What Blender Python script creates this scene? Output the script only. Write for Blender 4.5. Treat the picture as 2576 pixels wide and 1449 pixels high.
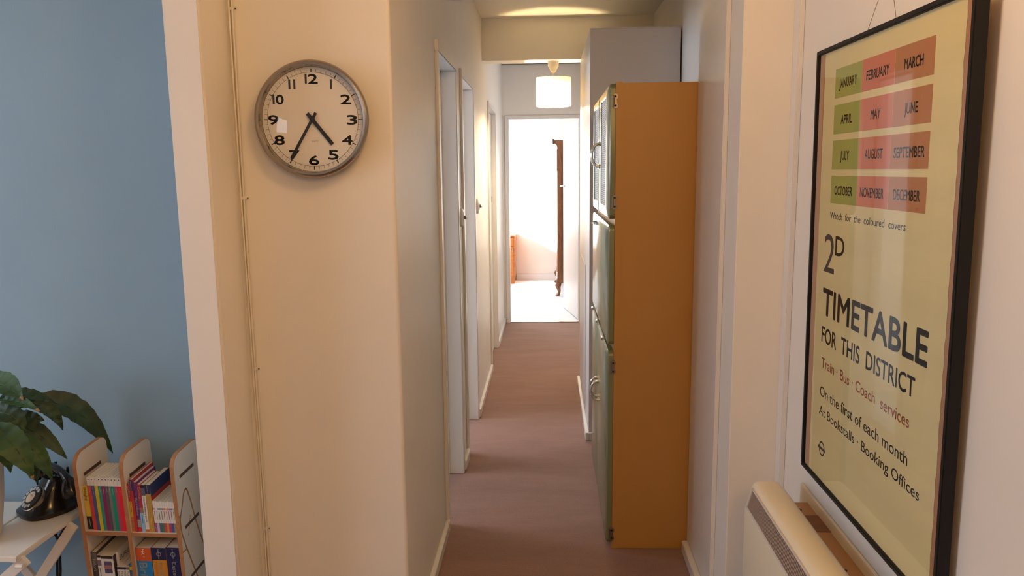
import bpy, bmesh, math, random
from mathutils import Matrix, Vector, Euler

random.seed(7)
scene = bpy.context.scene
for o in list(bpy.data.objects):
    bpy.data.objects.remove(o)
COL = scene.collection
R = math.radians

# ------------------------------------------------------------------ camera
cam_d = bpy.data.cameras.new('camera')
cam_d.sensor_width = 36.0
cam_d.lens = 1917.0 / 2576.0 * 36.0
cam_d.clip_start = 0.02
cam = bpy.data.objects.new('camera', cam_d)
COL.objects.link(cam)
cr = Vector((0.9989, 0.0460, -0.0110)).normalized()
cf = Vector((-0.0465, 0.9873, -0.1519)).normalized()
cu = cr.cross(cf).normalized()
cr = cf.cross(cu).normalized()
m = Matrix((cr, cu, -cf)).transposed().to_4x4()
m.translation = (0, 0, 1.53)
cam.matrix_world = m
scene.camera = cam

# ------------------------------------------------------------------ light
scene.cycles.use_adaptive_sampling = True
scene.cycles.adaptive_threshold = 0.05
scene.cycles.max_bounces = 6
scene.cycles.diffuse_bounces = 4
scene.cycles.glossy_bounces = 3
scene.cycles.transmission_bounces = 4
scene.cycles.transparent_max_bounces = 8
scene.cycles.caustics_reflective = False
scene.cycles.caustics_refractive = False
scene.view_settings.view_transform = 'Standard'
scene.view_settings.look = 'None'
scene.view_settings.exposure = 0.15
scene.view_settings.gamma = 1.0
scene.view_settings.use_curve_mapping = False
w = bpy.data.worlds.new('sky')
scene.world = w
w.use_nodes = True
bg = w.node_tree.nodes['Background']
bg.inputs[0].default_value = (0.72, 0.85, 1.0, 1)
bg.inputs[1].default_value = 2.0


def area(name, loc, target, sx, sy, power, color):
    d = bpy.data.lights.new(name, 'AREA')
    d.shape = 'RECTANGLE'
    d.size, d.size_y = sx, sy
    d.energy = power
    d.color = color
    o = bpy.data.objects.new(name, d)
    COL.objects.link(o)
    o.location = loc
    o.rotation_euler = (Vector(target) - Vector(loc)).to_track_quat('-Z', 'Z').to_euler()
    return o


DAY = (0.72, 0.84, 1.0)
WARM = (1.0, 0.555, 0.175)
sun_d = bpy.data.lights.new('sun', 'SUN')
sun_d.energy = 40.0
sun_d.angle = R(0.5)
sun_d.color = (1.0, 0.98, 0.96)
sun = bpy.data.objects.new('sun', sun_d)
COL.objects.link(sun)
sun.rotation_euler = Vector((1.0, 0.9, -0.47)).to_track_quat('-Z', 'Y').to_euler()
# daylight entering by the windows of the flat
area('daylight_living_window', (-3.52, 0.95, 1.45), (0, 0.95, 1.2), 1.9, 1.3, 43, DAY)
area('daylight_back_window', (-3.52, -2.45, 1.75), (0, -2.0, 1.6), 0.6, 0.8, 6, DAY)
area('daylight_bath_window', (-2.05, 3.50, 1.6), (0.3, 3.50, 0.6), 0.45, 0.9, 33, (0.76, 0.85, 1.0))
area('daylight_kitchen_window', (-2.05, 4.38, 1.6), (0.3, 4.38, 0.6), 0.45, 0.9, 33, (0.76, 0.85, 1.0))
area('daylight_bedroom_window', (-1.12, 9.3, 1.75), (1.0, 9.2, 1.2), 2.0, 1.4, 58, (0.85, 0.93, 1.0))
area('daylight_hall_window', (0.695, 6.55, 1.45), (-0.4, 6.55, 1.2), 1.0, 1.1, 14, (0.86, 0.91, 1.0))
# warm ceiling lamps of the entrance and of the living room, out of view
for nm, loc, en, rad in (('entrance_bulb', (0.08, 1.20, 2.42), 14.0, 0.12), ('living_room_bulb', (0.30, -0.75, 2.25), 27.0, 0.12)):
    pl = bpy.data.lights.new(nm, 'POINT')
    pl.energy = en
    pl.color = WARM
    pl.shadow_soft_size = rad
    po = bpy.data.objects.new(nm, pl)
    COL.objects.link(po)
    po.location = loc


# ------------------------------------------------------------------ materials
MATS = {}


def mat(name, col, rough=0.6, metal=0.0, var=0.0, vscale=8.0, bump=0.0, bscale=60.0, stretch=(1, 1, 1), spec=0.5, detail=4.0):
    if name in MATS:
        return MATS[name]
    mt = bpy.data.materials.new(name)
    mt.use_nodes = True
    nt = mt.node_tree
    b = nt.nodes['Principled BSDF']
    b.inputs['Base Color'].default_value = (*col, 1)
    b.inputs['Roughness'].default_value = rough
    b.inputs['Metallic'].default_value = metal
    b.inputs['Specular IOR Level'].default_value = spec
    if var or bump:
        tc = nt.nodes.new('ShaderNodeTexCoord')
        mp = nt.nodes.new('ShaderNodeMapping')
        mp.inputs['Scale'].default_value = stretch
        nt.links.new(tc.outputs['Object'], mp.inputs[0])
    if var:
        n = nt.nodes.new('ShaderNodeTexNoise')
        n.inputs['Scale'].default_value = vscale
        n.inputs['Detail'].default_value = detail
        nt.links.new(mp.outputs[0], n.inputs['Vector'])
        rp = nt.nodes.new('ShaderNodeValToRGB')
        rp.color_ramp.elements[0].position = 0.3
        rp.color_ramp.elements[1].position = 0.7
        rp.color_ramp.elements[0].color = (*[max(0, c * (1 - var)) for c in col], 1)
        rp.color_ramp.elements[1].color = (*[min(1, c * (1 + var)) for c in col], 1)
        nt.links.new(n.outputs['Fac'], rp.inputs[0])
        nt.links.new(rp.outputs[0], b.inputs['Base Color'])
    if bump:
        n2 = nt.nodes.new('ShaderNodeTexNoise')
        n2.inputs['Scale'].default_value = bscale
        n2.inputs['Detail'].default_value = 3
        nt.links.new(mp.outputs[0], n2.inputs['Vector'])
        bp = nt.nodes.new('ShaderNodeBump')
        bp.inputs['Strength'].default_value = bump
        bp.inputs['Distance'].default_value = 0.01
        nt.links.new(n2.outputs['Fac'], bp.inputs['Height'])
        nt.links.new(bp.outputs[0], b.inputs['Normal'])
    MATS[name] = mt
    return mt


def wood(name, c1, c2, scale=(1.5, 1.5, 12), rough=0.35):
    if name in MATS:
        return MATS[name]
    mt = mat(name, c1, rough)
    nt = mt.node_tree
    b = nt.nodes['Principled BSDF']
    tc = nt.nodes.new('ShaderNodeTexCoord')
    mp = nt.nodes.new('ShaderNodeMapping')
    mp.inputs['Scale'].default_value = scale
    n = nt.nodes.new('ShaderNodeTexNoise')
    n.inputs['Scale'].default_value = 5
    n.inputs['Detail'].default_value = 6
    n.inputs['Distortion'].default_value = 1.2
    rp = nt.nodes.new('ShaderNodeValToRGB')
    rp.color_ramp.elements[0].position = 0.3
    rp.color_ramp.elements[1].position = 0.72
    rp.color_ramp.elements[0].color = (*c1, 1)
    rp.color_ramp.elements[1].color = (*c2, 1)
    nt.links.new(tc.outputs['Object'], mp.inputs[0])
    nt.links.new(mp.outputs[0], n.inputs['Vector'])
    nt.links.new(n.outputs['Fac'], rp.inputs[0])
    nt.links.new(rp.outputs[0], b.inputs['Base Color'])
    return mt


def glass(name, tint=(1, 1, 1), rough=0.02, ior=1.5):
    mt = bpy.data.materials.new(name)
    mt.use_nodes = True
    nt = mt.node_tree
    nt.nodes.remove(nt.nodes['Principled BSDF'])
    out = nt.nodes['Material Output']
    t = nt.nodes.new('ShaderNodeBsdfTransparent')
    t.inputs[0].default_value = (*tint, 1)
    g = nt.nodes.new('ShaderNodeBsdfGlossy')
    g.inputs['Roughness'].default_value = rough
    lw = nt.nodes.new('ShaderNodeLayerWeight')
    lw.inputs['Blend'].default_value = 0.5
    pw = nt.nodes.new('ShaderNodeMath')
    pw.operation = 'POWER'
    pw.inputs[1].default_value = 5.0
    nt.links.new(lw.outputs['Facing'], pw.inputs[0])
    f = nt.nodes.new('ShaderNodeMath')
    f.operation = 'MULTIPLY_ADD'
    f0 = ((ior - 1) / (ior + 1)) ** 2 * 1.6
    f.inputs[1].default_value = 1 - f0
    f.inputs[2].default_value = f0
    nt.links.new(pw.outputs[0], f.inputs[0])
    mx = nt.nodes.new('ShaderNodeMixShader')
    nt.links.new(f.outputs[0], mx.inputs[0])
    nt.links.new(t.outputs[0], mx.inputs[1])
    nt.links.new(g.outputs[0], mx.inputs[2])
    nt.links.new(mx.outputs[0], out.inputs['Surface'])
    MATS[name] = mt
    return mt


M_WALL = mat('wall_paint', (0.80, 0.755, 0.70), 0.42, var=0.02, vscale=3, bump=0.06, bscale=45)
M_CEIL = mat('ceiling_paint', (0.78, 0.74, 0.66), 0.8, var=0.02, vscale=3, bump=0.06, bscale=45)
M_BLUE = mat('blue_paint', (0.245, 0.355, 0.435), 0.75, var=0.035, vscale=2.5, bump=0.08, bscale=30)
M_GLOSS = mat('white_gloss_paint', (0.73, 0.70, 0.67), 0.28, bump=0.02, bscale=20)
M_CUP = mat('white_laminate', (0.62, 0.61, 0.63), 0.4)
M_BLACKM = mat('black_satin', (0.010, 0.009, 0.009), 0.5, spec=0.25)
M_CHROME = mat('chrome', (0.75, 0.74, 0.72), 0.12, 1.0)
M_STEEL = mat('brushed_steel', (0.40, 0.35, 0.30), 0.24, 1.0, bump=0.03, bscale=300)
M_DARK = mat('dark_print', (0.018, 0.016, 0.016), 0.7)
M_HOLE = mat('dark_hole', (0.012, 0.010, 0.009), 0.9)
M_INK = mat('blue_black_ink', (0.028, 0.032, 0.045), 0.8)


def carpet(name, c1, c2):
    mt = mat(name, c1, 0.95, spec=0.1)
    nt = mt.node_tree
    b = nt.nodes['Principled BSDF']
    b.inputs['Sheen Weight'].default_value = 0.25
    tc = nt.nodes.new('ShaderNodeTexCoord')
    mp = nt.nodes.new('ShaderNodeMapping')
    mp.inputs['Scale'].default_value = (0.8, 2.6, 1)
    n1 = nt.nodes.new('ShaderNodeTexNoise')
    n1.inputs['Scale'].default_value = 2.6
    n1.inputs['Detail'].default_value = 8
    n1.inputs['Roughness'].default_value = 0.72
    n2 = nt.nodes.new('ShaderNodeTexNoise')
    n2.inputs['Scale'].default_value = 260
    n2.inputs['Detail'].default_value = 2
    rp = nt.nodes.new('ShaderNodeValToRGB')
    rp.color_ramp.elements[0].position = 0.30
    rp.color_ramp.elements[1].position = 0.70
    rp.color_ramp.elements[0].color = (*c1, 1)
    rp.color_ramp.elements[1].color = (*c2, 1)
    mx = nt.nodes.new('ShaderNodeMixRGB')
    mx.blend_type = 'OVERLAY'
    mx.inputs[0].default_value = 0.55
    bp = nt.nodes.new('ShaderNodeBump')
    bp.inputs['Strength'].default_value = 0.5
    bp.inputs['Distance'].default_value = 0.006
    nt.links.new(tc.outputs['Object'], mp.inputs[0])
    nt.links.new(mp.outputs[0], n1.inputs['Vector'])
    nt.links.new(tc.outputs['Object'], n2.inputs['Vector'])
    nt.links.new(n1.outputs['Fac'], rp.inputs[0])
    nt.links.new(rp.outputs[0], mx.inputs[1])
    nt.links.new(n2.outputs['Fac'], mx.inputs[2])
    nt.links.new(mx.outputs[0], b.inputs['Base Color'])
    nt.links.new(n2.outputs['Fac'], bp.inputs['Height'])
    nt.links.new(bp.outputs[0], b.inputs['Normal'])
    return mt


M_CARPET = carpet('brown_carpet', (0.225, 0.120, 0.092), (0.310, 0.172, 0.135))
M_CARPET2 = carpet('pale_carpet', (0.76, 0.76, 0.77), (0.86, 0.86, 0.87))


# ------------------------------------------------------------------ mesh helpers
class MB:
    def __init__(self):
        self.v = []
        self.f = []

    def box(self, x0, x1, y0, y1, z0, z1):
        n = len(self.v)
        self.v += [(x0, y0, z0), (x1, y0, z0), (x1, y1, z0), (x0, y1, z0), (x0, y0, z1), (x1, y0, z1), (x1, y1, z1), (x0, y1, z1)]
        self.f += [tuple(n + i for i in q) for q in ((0, 3, 2, 1), (4, 5, 6, 7), (0, 1, 5, 4), (1, 2, 6, 5), (2, 3, 7, 6), (3, 0, 4, 7))]
        return self

    def prism(self, pts, axis, a0, a1):
        """polygon pts (2D) extruded along axis 0/1/2 from a0 to a1; 2D coords are the other two axes in order"""
        n = len(self.v)
        k = len(pts)

        def mk(p, a):
            q = list(p)
            q.insert(axis, a)
            return tuple(q)
        self.v += [mk(p, a0) for p in pts] + [mk(p, a1) for p in pts]
        self.f.append(tuple(n + i for i in range(k))[::-1])
        self.f.append(tuple(n + k + i for i in range(k)))
        for i in range(k):
            j = (i + 1) % k
            self.f.append((n + i, n + j, n + k + j, n + k + i))
        return self

    def rings(self, rings, close=True, cap=True):
        """loft between rings of equal length"""
        n = len(self.v)
        k = len(rings[0])
        for r in rings:
            self.v += [tuple(p) for p in r]
        for a in range(len(rings) - 1):
            for i in range(k if close else k - 1):
                j = (i + 1) % k
                self.f.append((n + a * k + i, n + a * k + j, n + (a + 1) * k + j, n + (a + 1) * k + i))
        if cap:
            self.f.append(tuple(n + i for i in range(k))[::-1])
            e = n + (len(rings) - 1) * k
            self.f.append(tuple(e + i for i in range(k)))
        return self

    def tube(self, path, r, seg=8):
        path = [Vector(p) for p in path]
        rs = []
        up = None
        for i, p in enumerate(path):
            t = (path[min(i + 1, len(path) - 1)] - path[max(i - 1, 0)]).normalized()
            if up is None:
                up = Vector((0, 0, 1)) if abs(t.z) < 0.9 else Vector((1, 0, 0))
            a = t.cross(up).normalized()
            up = a.cross(t).normalized()
            rr = r[i] if isinstance(r, (list, tuple)) else r
            rs.append([p + (a * math.cos(2 * math.pi * k / seg) + up * math.sin(2 * math.pi * k / seg)) * rr for k in range(seg)])
        return self.rings(rs)

    def lathe(self, prof, seg=32, cap=True):
        """profile (r,z) about Z"""
        rs = [[(max(r, 1e-4) * math.cos(2 * math.pi * k / seg), max(r, 1e-4) * math.sin(2 * math.pi * k / seg), z) for k in range(seg)] for r, z in prof]
        return self.rings(rs, cap=cap)

    def disc(self, c, r, seg=24, h=0.001):
        return self.rings([[(c[0] + r * math.cos(2 * math.pi * k / seg), c[1] + r * math.sin(2 * math.pi * k / seg), c[2] + z) for k in range(seg)] for z in (0, h)])

    def xf(self, M):
        self.v = [tuple(M @ Vector(p)) for p in self.v]
        return self

    def add(self, other):
        n = len(self.v)
        self.v += other.v
        self.f += [tuple(n + i for i in q) for q in other.f]
        return self

    def mesh(self, name, material, smooth=False, bevel=0):
        me = bpy.data.meshes.new(name)
        me.from_pydata(self.v, [], self.f)
        bm = bmesh.new()
        bm.from_mesh(me)
        bmesh.ops.recalc_face_normals(bm, faces=bm.faces)
        if bevel:
            es = [e for e in bm.edges if len(e.link_faces) == 2 and e.calc_face_angle(0) > 0.6]
            bmesh.ops.bevel(bm, geom=es, offset=bevel, segments=2, affect='EDGES', clamp_overlap=True)
        bm.to_mesh(me)
        bm.free()
        if smooth:
            me.shade_smooth()
            me.set_sharp_from_angle(angle=R(40))
        me.materials.append(material)
        return me

    def build(self, name, material, parent=None, smooth=False, bevel=0, off=None, label=None):
        root = parent
        while root is not None and root.parent is not None:
            root = root.parent
        if root is not None and off is None and root.get('_base') is not None:
            b = root['_base']
            off = (b[0], b[1], b[2])
        if off is not None:
            self.v = [(x - off[0], y - off[1], z - off[2]) for x, y, z in self.v]
        o = bpy.data.objects.new(name, self.mesh(name, material, smooth, bevel))
        COL.objects.link(o)
        if parent is not None:
            o.parent = parent
        if label:
            o['label'] = label
        return o


def tag(o, label, cat=None, group=None, kind=None):
    o['label'] = label
    if cat:
        o['category'] = cat
    if group:
        o['group'] = group
    if kind:
        o['kind'] = kind
    return o


def thing(name, label, cat, base, group=None, kind=None, mw=None):
    """Empty at the base; parts given in world coordinates unless mw (local frame) is given"""
    o = bpy.data.objects.new(name, None)
    o.empty_display_size = 0.05
    COL.objects.link(o)
    if mw is not None:
        o.matrix_world = mw
    else:
        o.location = base
        o['_base'] = list(base)
    return tag(o, label, cat, group, kind)


def struct(name, mb, material, label, bevel=0, parent=None):
    o = mb.build(name, material, parent, bevel=bevel)
    tag(o, label, None if parent else 'structure', None, 'structure')
    return o


def text_mb(body, width=None, cap=0.02, bold=0.0, depth=0.0006, align='LEFT', mono_w=None):
    """flat lettering in the XY plane: baseline at y=0, x from 0 to width, capitals cap tall"""
    cd = bpy.data.curves.new('t', 'FONT')
    cd.body = body
    cd.size = 1.0
    cd.resolution_u = 3
    cd.extrude = 0
    cd.fill_mode = 'FRONT'
    ob = bpy.data.objects.new('t', cd)
    COL.objects.link(ob)
    dg = bpy.context.evaluated_depsgraph_get()
    me = bpy.data.meshes.new_from_object(ob.evaluated_get(dg))
    vs = [tuple(v.co) for v in me.vertices]
    fs = [tuple(p.vertices) for p in me.polygons]
    bpy.data.objects.remove(ob)
    bpy.data.curves.remove(cd)
    bpy.data.meshes.remove(me)
    x0 = min(v[0] for v in vs)
    x1 = max(v[0] for v in vs)
    CAP = 0.729
    sy = cap / CAP
    sx = sy if width is None else width / (x1 - x0)
    mb = MB()
    mb.v = [((v[0] - x0) * sx, v[1] * sy, 0.0) for v in vs]
    mb.f = fs
    mb.w = (x1 - x0) * sx
    if bold:
        # heavier strokes: the same flat letters laid over themselves, slightly shifted
        d = bold * sy
        v0, f0 = list(mb.v), list(mb.f)
        for ox, oy in ((d, 0), (-d, 0), (0, d), (0, -d), (0.7 * d, 0.7 * d), (-0.7 * d, 0.7 * d), (0.7 * d, -0.7 * d), (-0.7 * d, -0.7 * d)):
            n = len(mb.v)
            mb.v += [(a + ox, b + oy, c) for a, b, c in v0]
            mb.f += [tuple(n + i for i in q) for q in f0]
    return mb


def basis(o, ex, ey):
    ex = Vector(ex).normalized()
    ey = Vector(ey).normalized()
    ez = ex.cross(ey)
    M = Matrix((ex, ey, ez)).transposed().to_4x4()
    M.translation = o
    return M


def rrect(x0, x1, y0, y1, r, n=5):
    p = []
    for cx, cy, a in ((x1 - r, y0 + r, -90), (x1 - r, y1 - r, 0), (x0 + r, y1 - r, 90), (x0 + r, y0 + r, 180)):
        for k in range(n + 1):
            t = R(a + 90 * k / n)
            p.append((cx + r * math.cos(t), cy + r * math.sin(t)))
    return p


# ================================================================== THE SETTING
XL, XR, XH = -0.44, 0.735, 0.715
CZ = 2.55
YE = 7.63

struct('floor', MB().box(-3.6, 0.86, -3.0, 2.55, -0.05, 0).box(-0.55, 0.86, 2.55, YE + 0.03, -0.05, 0), M_CARPET, 'worn brown carpet running down the hallway')
M_TILE = mat('grey_vinyl', (0.45, 0.46, 0.48), 0.4)
struct('floor_side_rooms', MB().box(-2.2, -0.55, 2.55, 5.2, -0.05, -0.001), M_TILE, 'grey vinyl floor of the side rooms behind the left doors')
struct('floor_bedroom', MB().box(-1.4, 1.6, YE + 0.03, 10.8, -0.05, 0), M_CARPET2, 'pale carpet of the sunlit bedroom')
struct('ceiling', MB().box(-3.7, 0.9, -3.1, 2.6, CZ, CZ + 0.1).box(-0.58, 0.9, 2.6, 7.75, CZ, CZ + 0.1), M_CEIL, 'cream hallway ceiling lit by the pendant lamp')
struct('ceiling_bedroom', MB().box(-1.5, 1.7, 7.6, 10.9, CZ, CZ + 0.1), M_CEIL, 'white bedroom ceiling beyond the end doorway')
struct('ceiling_side_rooms', MB().box(-2.3, -0.55, 2.5, 5.25, CZ - 0.02, CZ), M_CEIL, 'white ceiling of the side rooms')
struct('trim_1', MB().box(XL - 0.02, 0.73, 5.345, 5.50, 2.272, CZ + 0.01), M_CEIL, 'dropped cream beam across the hallway above the pendant lamp')

struct('wall_blue', MB().box(-3.7, -1.0, 2.42, 2.56, 0, CZ), M_BLUE, 'pale blue living room wall behind the bookcase')
corner = [(-1.0, 2.56), (-1.0, 2.21)] + [(XL - 0.010 + 0.010 * math.sin(R(15 * k)), 2.220 - 0.010 * math.cos(R(15 * k))) for k in range(7)] + [(XL, 2.56)]
struct('wall_clock', MB().prism(corner, 2, 0, CZ), M_WALL, 'cream wall carrying the round clock')
struct('wall_pier', MB().box(-1.005, -0.905, 2.035, 2.43, 0, CZ), M_WALL, 'narrow wall end between blue room and clock wall', bevel=0.006)
struct('wall_back', MB().box(-3.7, 0.9, -3.1, -3.0, 0, CZ), M_WALL, 'living room wall behind the viewer')
struct('wall_living', MB().box(-3.7, -3.6, -3.1, 2.56, 0, CZ), M_WALL, 'living room wall with the window')
struct('wall_right', MB().box(XR, 0.88, -3.1, 2.40, 0, CZ), M_WALL, 'cream wall behind the framed poster')
struct('wall_hall_right', MB().box(XH, 0.86, 2.85, YE, 0, CZ), M_WALL, 'white hallway wall behind the kitchen cabinet')

# right nib with facing board and corner trim
struct('wall_nib', MB().box(0.575, 0.80, 2.345, 2.925, 0, CZ), M_WALL, 'short wall end between poster wall and kitchen cabinet', bevel=0.003)
struct('trim_2', MB().box(0.560, 0.577, 2.50, 2.928, 0, CZ), M_GLOSS, 'flat facing board on the wall end beside the cabinet', bevel=0.003)
struct('trim_3', MB().box(0.720, 0.737, 2.295, 2.347, 0, CZ), M_GLOSS, 'narrow corner moulding left of the poster', bevel=0.003)

# hallway left wall with three openings
DOORS = [(3.13, 3.70), (3.985, 4.56), (5.79, 6.50)]
DT = 2.00
mb = MB()
ys = 2.56
for a, b in DOORS:
    mb.box(XL - 0.115, XL, ys, a - 0.02, 0, CZ)
    mb.box(XL - 0.115, XL, a - 0.02, b + 0.02, DT + 0.02, CZ)
    ys = b + 0.02
mb.box(XL - 0.115, XL, ys, YE, 0, CZ)
struct('wall_left', mb, M_WALL, 'cream left hallway wall with three doorways')
struct('wall_side_rooms', MB().box(-2.2, -2.1, 2.5, 5.2, 0, CZ).box(-2.2, -0.555, 3.80, 3.88, 0, CZ - 0.02).box(-2.2, -0.555, 5.1, 5.2, 0, CZ - 0.02), M_WALL, 'white walls of the side rooms')

door_lab = ['nearest left doorway frame, white, opening on a daylit room', 'second left doorway frame, white, beyond the first round switch', 'far left doorway frame with closed door, glowing warm near the lamp']
for i, (a, b) in enumerate(DOORS):
    d = thing('door_%d' % (i + 1), door_lab[i], 'doorway', (XL, (a + b) / 2, 0), kind='structure')
    xf, xb = XL + 0.012, XL - 0.125
    for s, (p, q) in (('near', (a - 0.02, a)), ('far', (b, b + 0.02))):
        MB().box(xb, xf - 0.002, p, q, 0, DT).build('jamb', M_GLOSS, d, bevel=0.002)
    MB().box(xb, xf - 0.002, a - 0.02, b + 0.02, DT, DT + 0.02).build('head', M_GLOSS, d, bevel=0.002)
    for p, q in ((a - 0.045, a - 0.001), (b + 0.001, b + 0.045)):
        MB().box(XL - 0.001, xf, p, q, 0, DT + 0.0005).build('architrave', M_GLOSS, d, bevel=0.003)
    MB().box(XL - 0.001, xf + 0.001, a - 0.045, b + 0.045, DT + 0.001, DT + 0.045).build('architrave', M_GLOSS, d, bevel=0.003)
    # door stop
    xs = XL - 0.062
    for p, q in ((a, a + 0.012), (b - 0.012, b)):
        MB().box(xs - 0.03, xs, p, q, 0, DT).build('door_stop', M_GLOSS, d, bevel=0.002)
    MB().box(xs - 0.03, xs, a, b, DT - 0.012, DT).build('door_stop', M_GLOSS, d, bevel=0.002)
    if i == 2:
        MB().box(xs - 0.006, xs + 0.034, a + 0.003, b - 0.003, 0.006, DT - 0.003).build('door_leaf', M_GLOSS, d, bevel=0.002)
        MB().box(xs + 0.034, xs + 0.0355, b - 0.045, b - 0.030, 1.27, 1.32).build('lock_plate', M_HOLE, d)

# bedroom end wall, frame and leaf
mb = MB()
mb.box(XL - 0.12, -0.376 - 0.02, YE, YE + 0.10, 0, CZ).box(0.316 + 0.02, 0.86, YE, YE + 0.10, 0, CZ).box(-0.396, 0.336, YE, YE + 0.10, 2.048, CZ)
struct('wall_end', mb, M_WALL, 'white wall over the doorway at the end of the hall')
d = thing('door_4', 'white frame of the bright doorway at the hall end', 'doorway', (0, YE, 0), kind='structure')
for p, q in ((-0.396, -0.376), (0.316, 0.336)):
    MB().box(p, q, YE - 0.004, YE + 0.105, 0, 2.028).build('jamb', M_GLOSS, d, bevel=0.002)
MB().box(-0.396, 0.336, YE - 0.004, YE + 0.105, 2.028, 2.048).build('head', M_GLOSS, d, bevel=0.002)
for p, q in ((-0.415, -0.377), (0.317, 0.36)):
    MB().box(p, q, YE - 0.014, YE, 0, 2.06).build('architrave', M_GLOSS, d, bevel=0.003)
MB().box(-0.415, 0.36, YE - 0.015, YE, 2.029, 2.066).build('architrave', M_GLOSS, d, bevel=0.003)
MB().box(-0.376, 0.316, YE + 0.0, YE + 0.04, 0, 0.006).build('threshold_strip', M_STEEL, d)
# leaf hinged right, swung into the bedroom
lf = thing('door_5', 'white bedroom door standing open at the hall end', 'door', (0, 0, 0), kind='structure', mw=Matrix.Translation((0.312, 7.735, 0)) @ Matrix.Rotation(R(10.5), 4, 'Z'))
MB().box(0, 0.035, 0, 0.74, 0.008, 2.02).build('door_leaf', M_GLOSS, lf, bevel=0.002)
hd = MB().lathe([(0.022, 0), (0.022, 0.006), (0.008, 0.01), (0.008, 0.045)], 14)
hd.xf(basis((0, 0.68, 1.36), (0, 1, 0), (0, 0, -1))).add(MB().tube([(-0.04, 0.68, 1.36), (-0.045, 0.66, 1.36), (-0.045, 0.58, 1.362)], [0.009, 0.009, 0.007], 10)).build('lever_handle', M_CHROME, lf, smooth=True)

# bedroom shell; real window opening on the left
struct('wall_bedroom_end', MB().box(-1.5, 1.7, 10.68, 10.8, 0, CZ), M_WALL, 'sunlit bedroom wall seen through the end doorway')
struct('wall_bedroom_right', MB().box(1.5, 1.6, 7.7, 10.8, 0, CZ), M_WALL, 'bedroom wall behind the wardrobe')
struct('wall_bedroom_near', MB().box(-1.3, XL - 0.11, YE, YE + 0.10, 0, CZ).box(0.85, 1.6, YE, YE + 0.1, 0, CZ), M_WALL, 'bedroom wall beside the doorway')
struct('wall_bedroom_left', MB().box(-1.3, -1.2, 7.7, 8.35, 0, CZ).box(-1.3, -1.2, 8.35, 10.55, 0, 1.005).box(-1.3, -1.2, 10.55, 10.8, 0, CZ).box(-1.3, -1.2, 8.35, 10.55, 2.5, CZ), M_WALL, 'bedroom wall with the sunny window')
wn = thing('window_1', 'white bedroom window frame letting in the sun', 'window', (-1.25, 9.45, 1.005), kind='structure')
for p, q in ((8.35, 8.40), (10.50, 10.55)):
    MB().box(-1.28, -1.23, p, q, 1.005, 2.5).build('window_frame', M_GLOSS, wn)
for p, q in ((1.005, 1.03), (2.46, 2.5)):
    MB().box(-1.28, -1.23, 8.35, 10.55, p, q).build('window_frame', M_GLOSS, wn)
wn = thing('window_2', 'white living room window frame', 'window', (-3.58, 0.95, 0.8), kind='structure')
for p, q in ((-0.05, 0.0), (0.92, 0.98), (1.90, 1.95)):
    MB().box(-3.60, -3.56, p, q, 0.8, 2.2).build('window_frame', M_GLOSS, wn)
for p, q in ((0.8, 0.84), (2.16, 2.2)):
    MB().box(-3.60, -3.56, -0.05, 1.95, p, q).build('window_frame', M_GLOSS, wn)

wn = thing('window_3', 'white window frame in the right wall beyond the boxed cupboard', 'window', (0.71, 6.55, 0.9), kind='structure')
for p, q in ((6.0, 6.05), (7.05, 7.10)):
    MB().box(0.695, 0.715, p, q, 0.85, 2.05).build('window_frame', M_GLOSS, wn)
for p, q in ((0.85, 0.90), (2.0, 2.05)):
    MB().box(0.695, 0.715, 6.05, 7.05, p, q).build('window_frame', M_GLOSS, wn)

# skirting boards
BH = 0.048


def skirt(name, mb, label):
    struct(name, mb, M_GLOSS, label, bevel=0.003)


skirt('baseboard_left', MB().box(XL, XL + 0.018, 2.21, DOORS[0][0] - 0.046, 0, BH), 'low white skirting below the clock wall corner')
skirt('baseboard_left_middle', MB().box(XL, XL + 0.018, DOORS[0][1] + 0.047, DOORS[1][0] - 0.047, 0, BH), 'short white skirting between the two near doorways')
skirt('baseboard_left_far', MB().box(XL, XL + 0.018, DOORS[1][1] + 0.047, DOORS[2][0] - 0.047, 0, BH), 'white skirting between second and third left doorways')
skirt('baseboard_left_end', MB().box(XL, XL + 0.018, DOORS[2][1] + 0.047, YE - 0.015, 0, BH), 'white skirting next to the end doorway')
skirt('baseboard_right', MB().box(0.537, 0.560, 2.345, 2.915, 0, BH), 'cream skirting at the foot of the wall end by the cabinet')
skirt('baseboard_poster', MB().box(XR - 0.02, XR, -3.0, 2.295, 0, BH), 'cream skirting below the heater')
skirt('baseboard_bedroom', MB().box(-0.44, 1.5, 10.66, 10.68, 0, 0.09), 'white skirting of the sunlit bedroom wall')
skirt('baseboard_clock', MB().box(-0.905, XL, 2.195, 2.21, 0, BH), 'cream skirting below the clock')

# ================================================================== KITCHEN CABINET
M_CREAM = mat('cream_yellow_enamel', (0.48, 0.245, 0.064), 0.42, var=0.03, vscale=2, bump=0.03, bscale=30)
M_GREEN = mat('sage_green_enamel', (0.185, 0.205, 0.105), 0.24, bump=0.02, bscale=8)
M_GREEN.node_tree.nodes['Principled BSDF'].inputs['Coat Weight'].default_value = 0.35
M_GREEN.node_tree.nodes['Principled BSDF'].inputs['Coat Roughness'].default_value = 0.22


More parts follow.
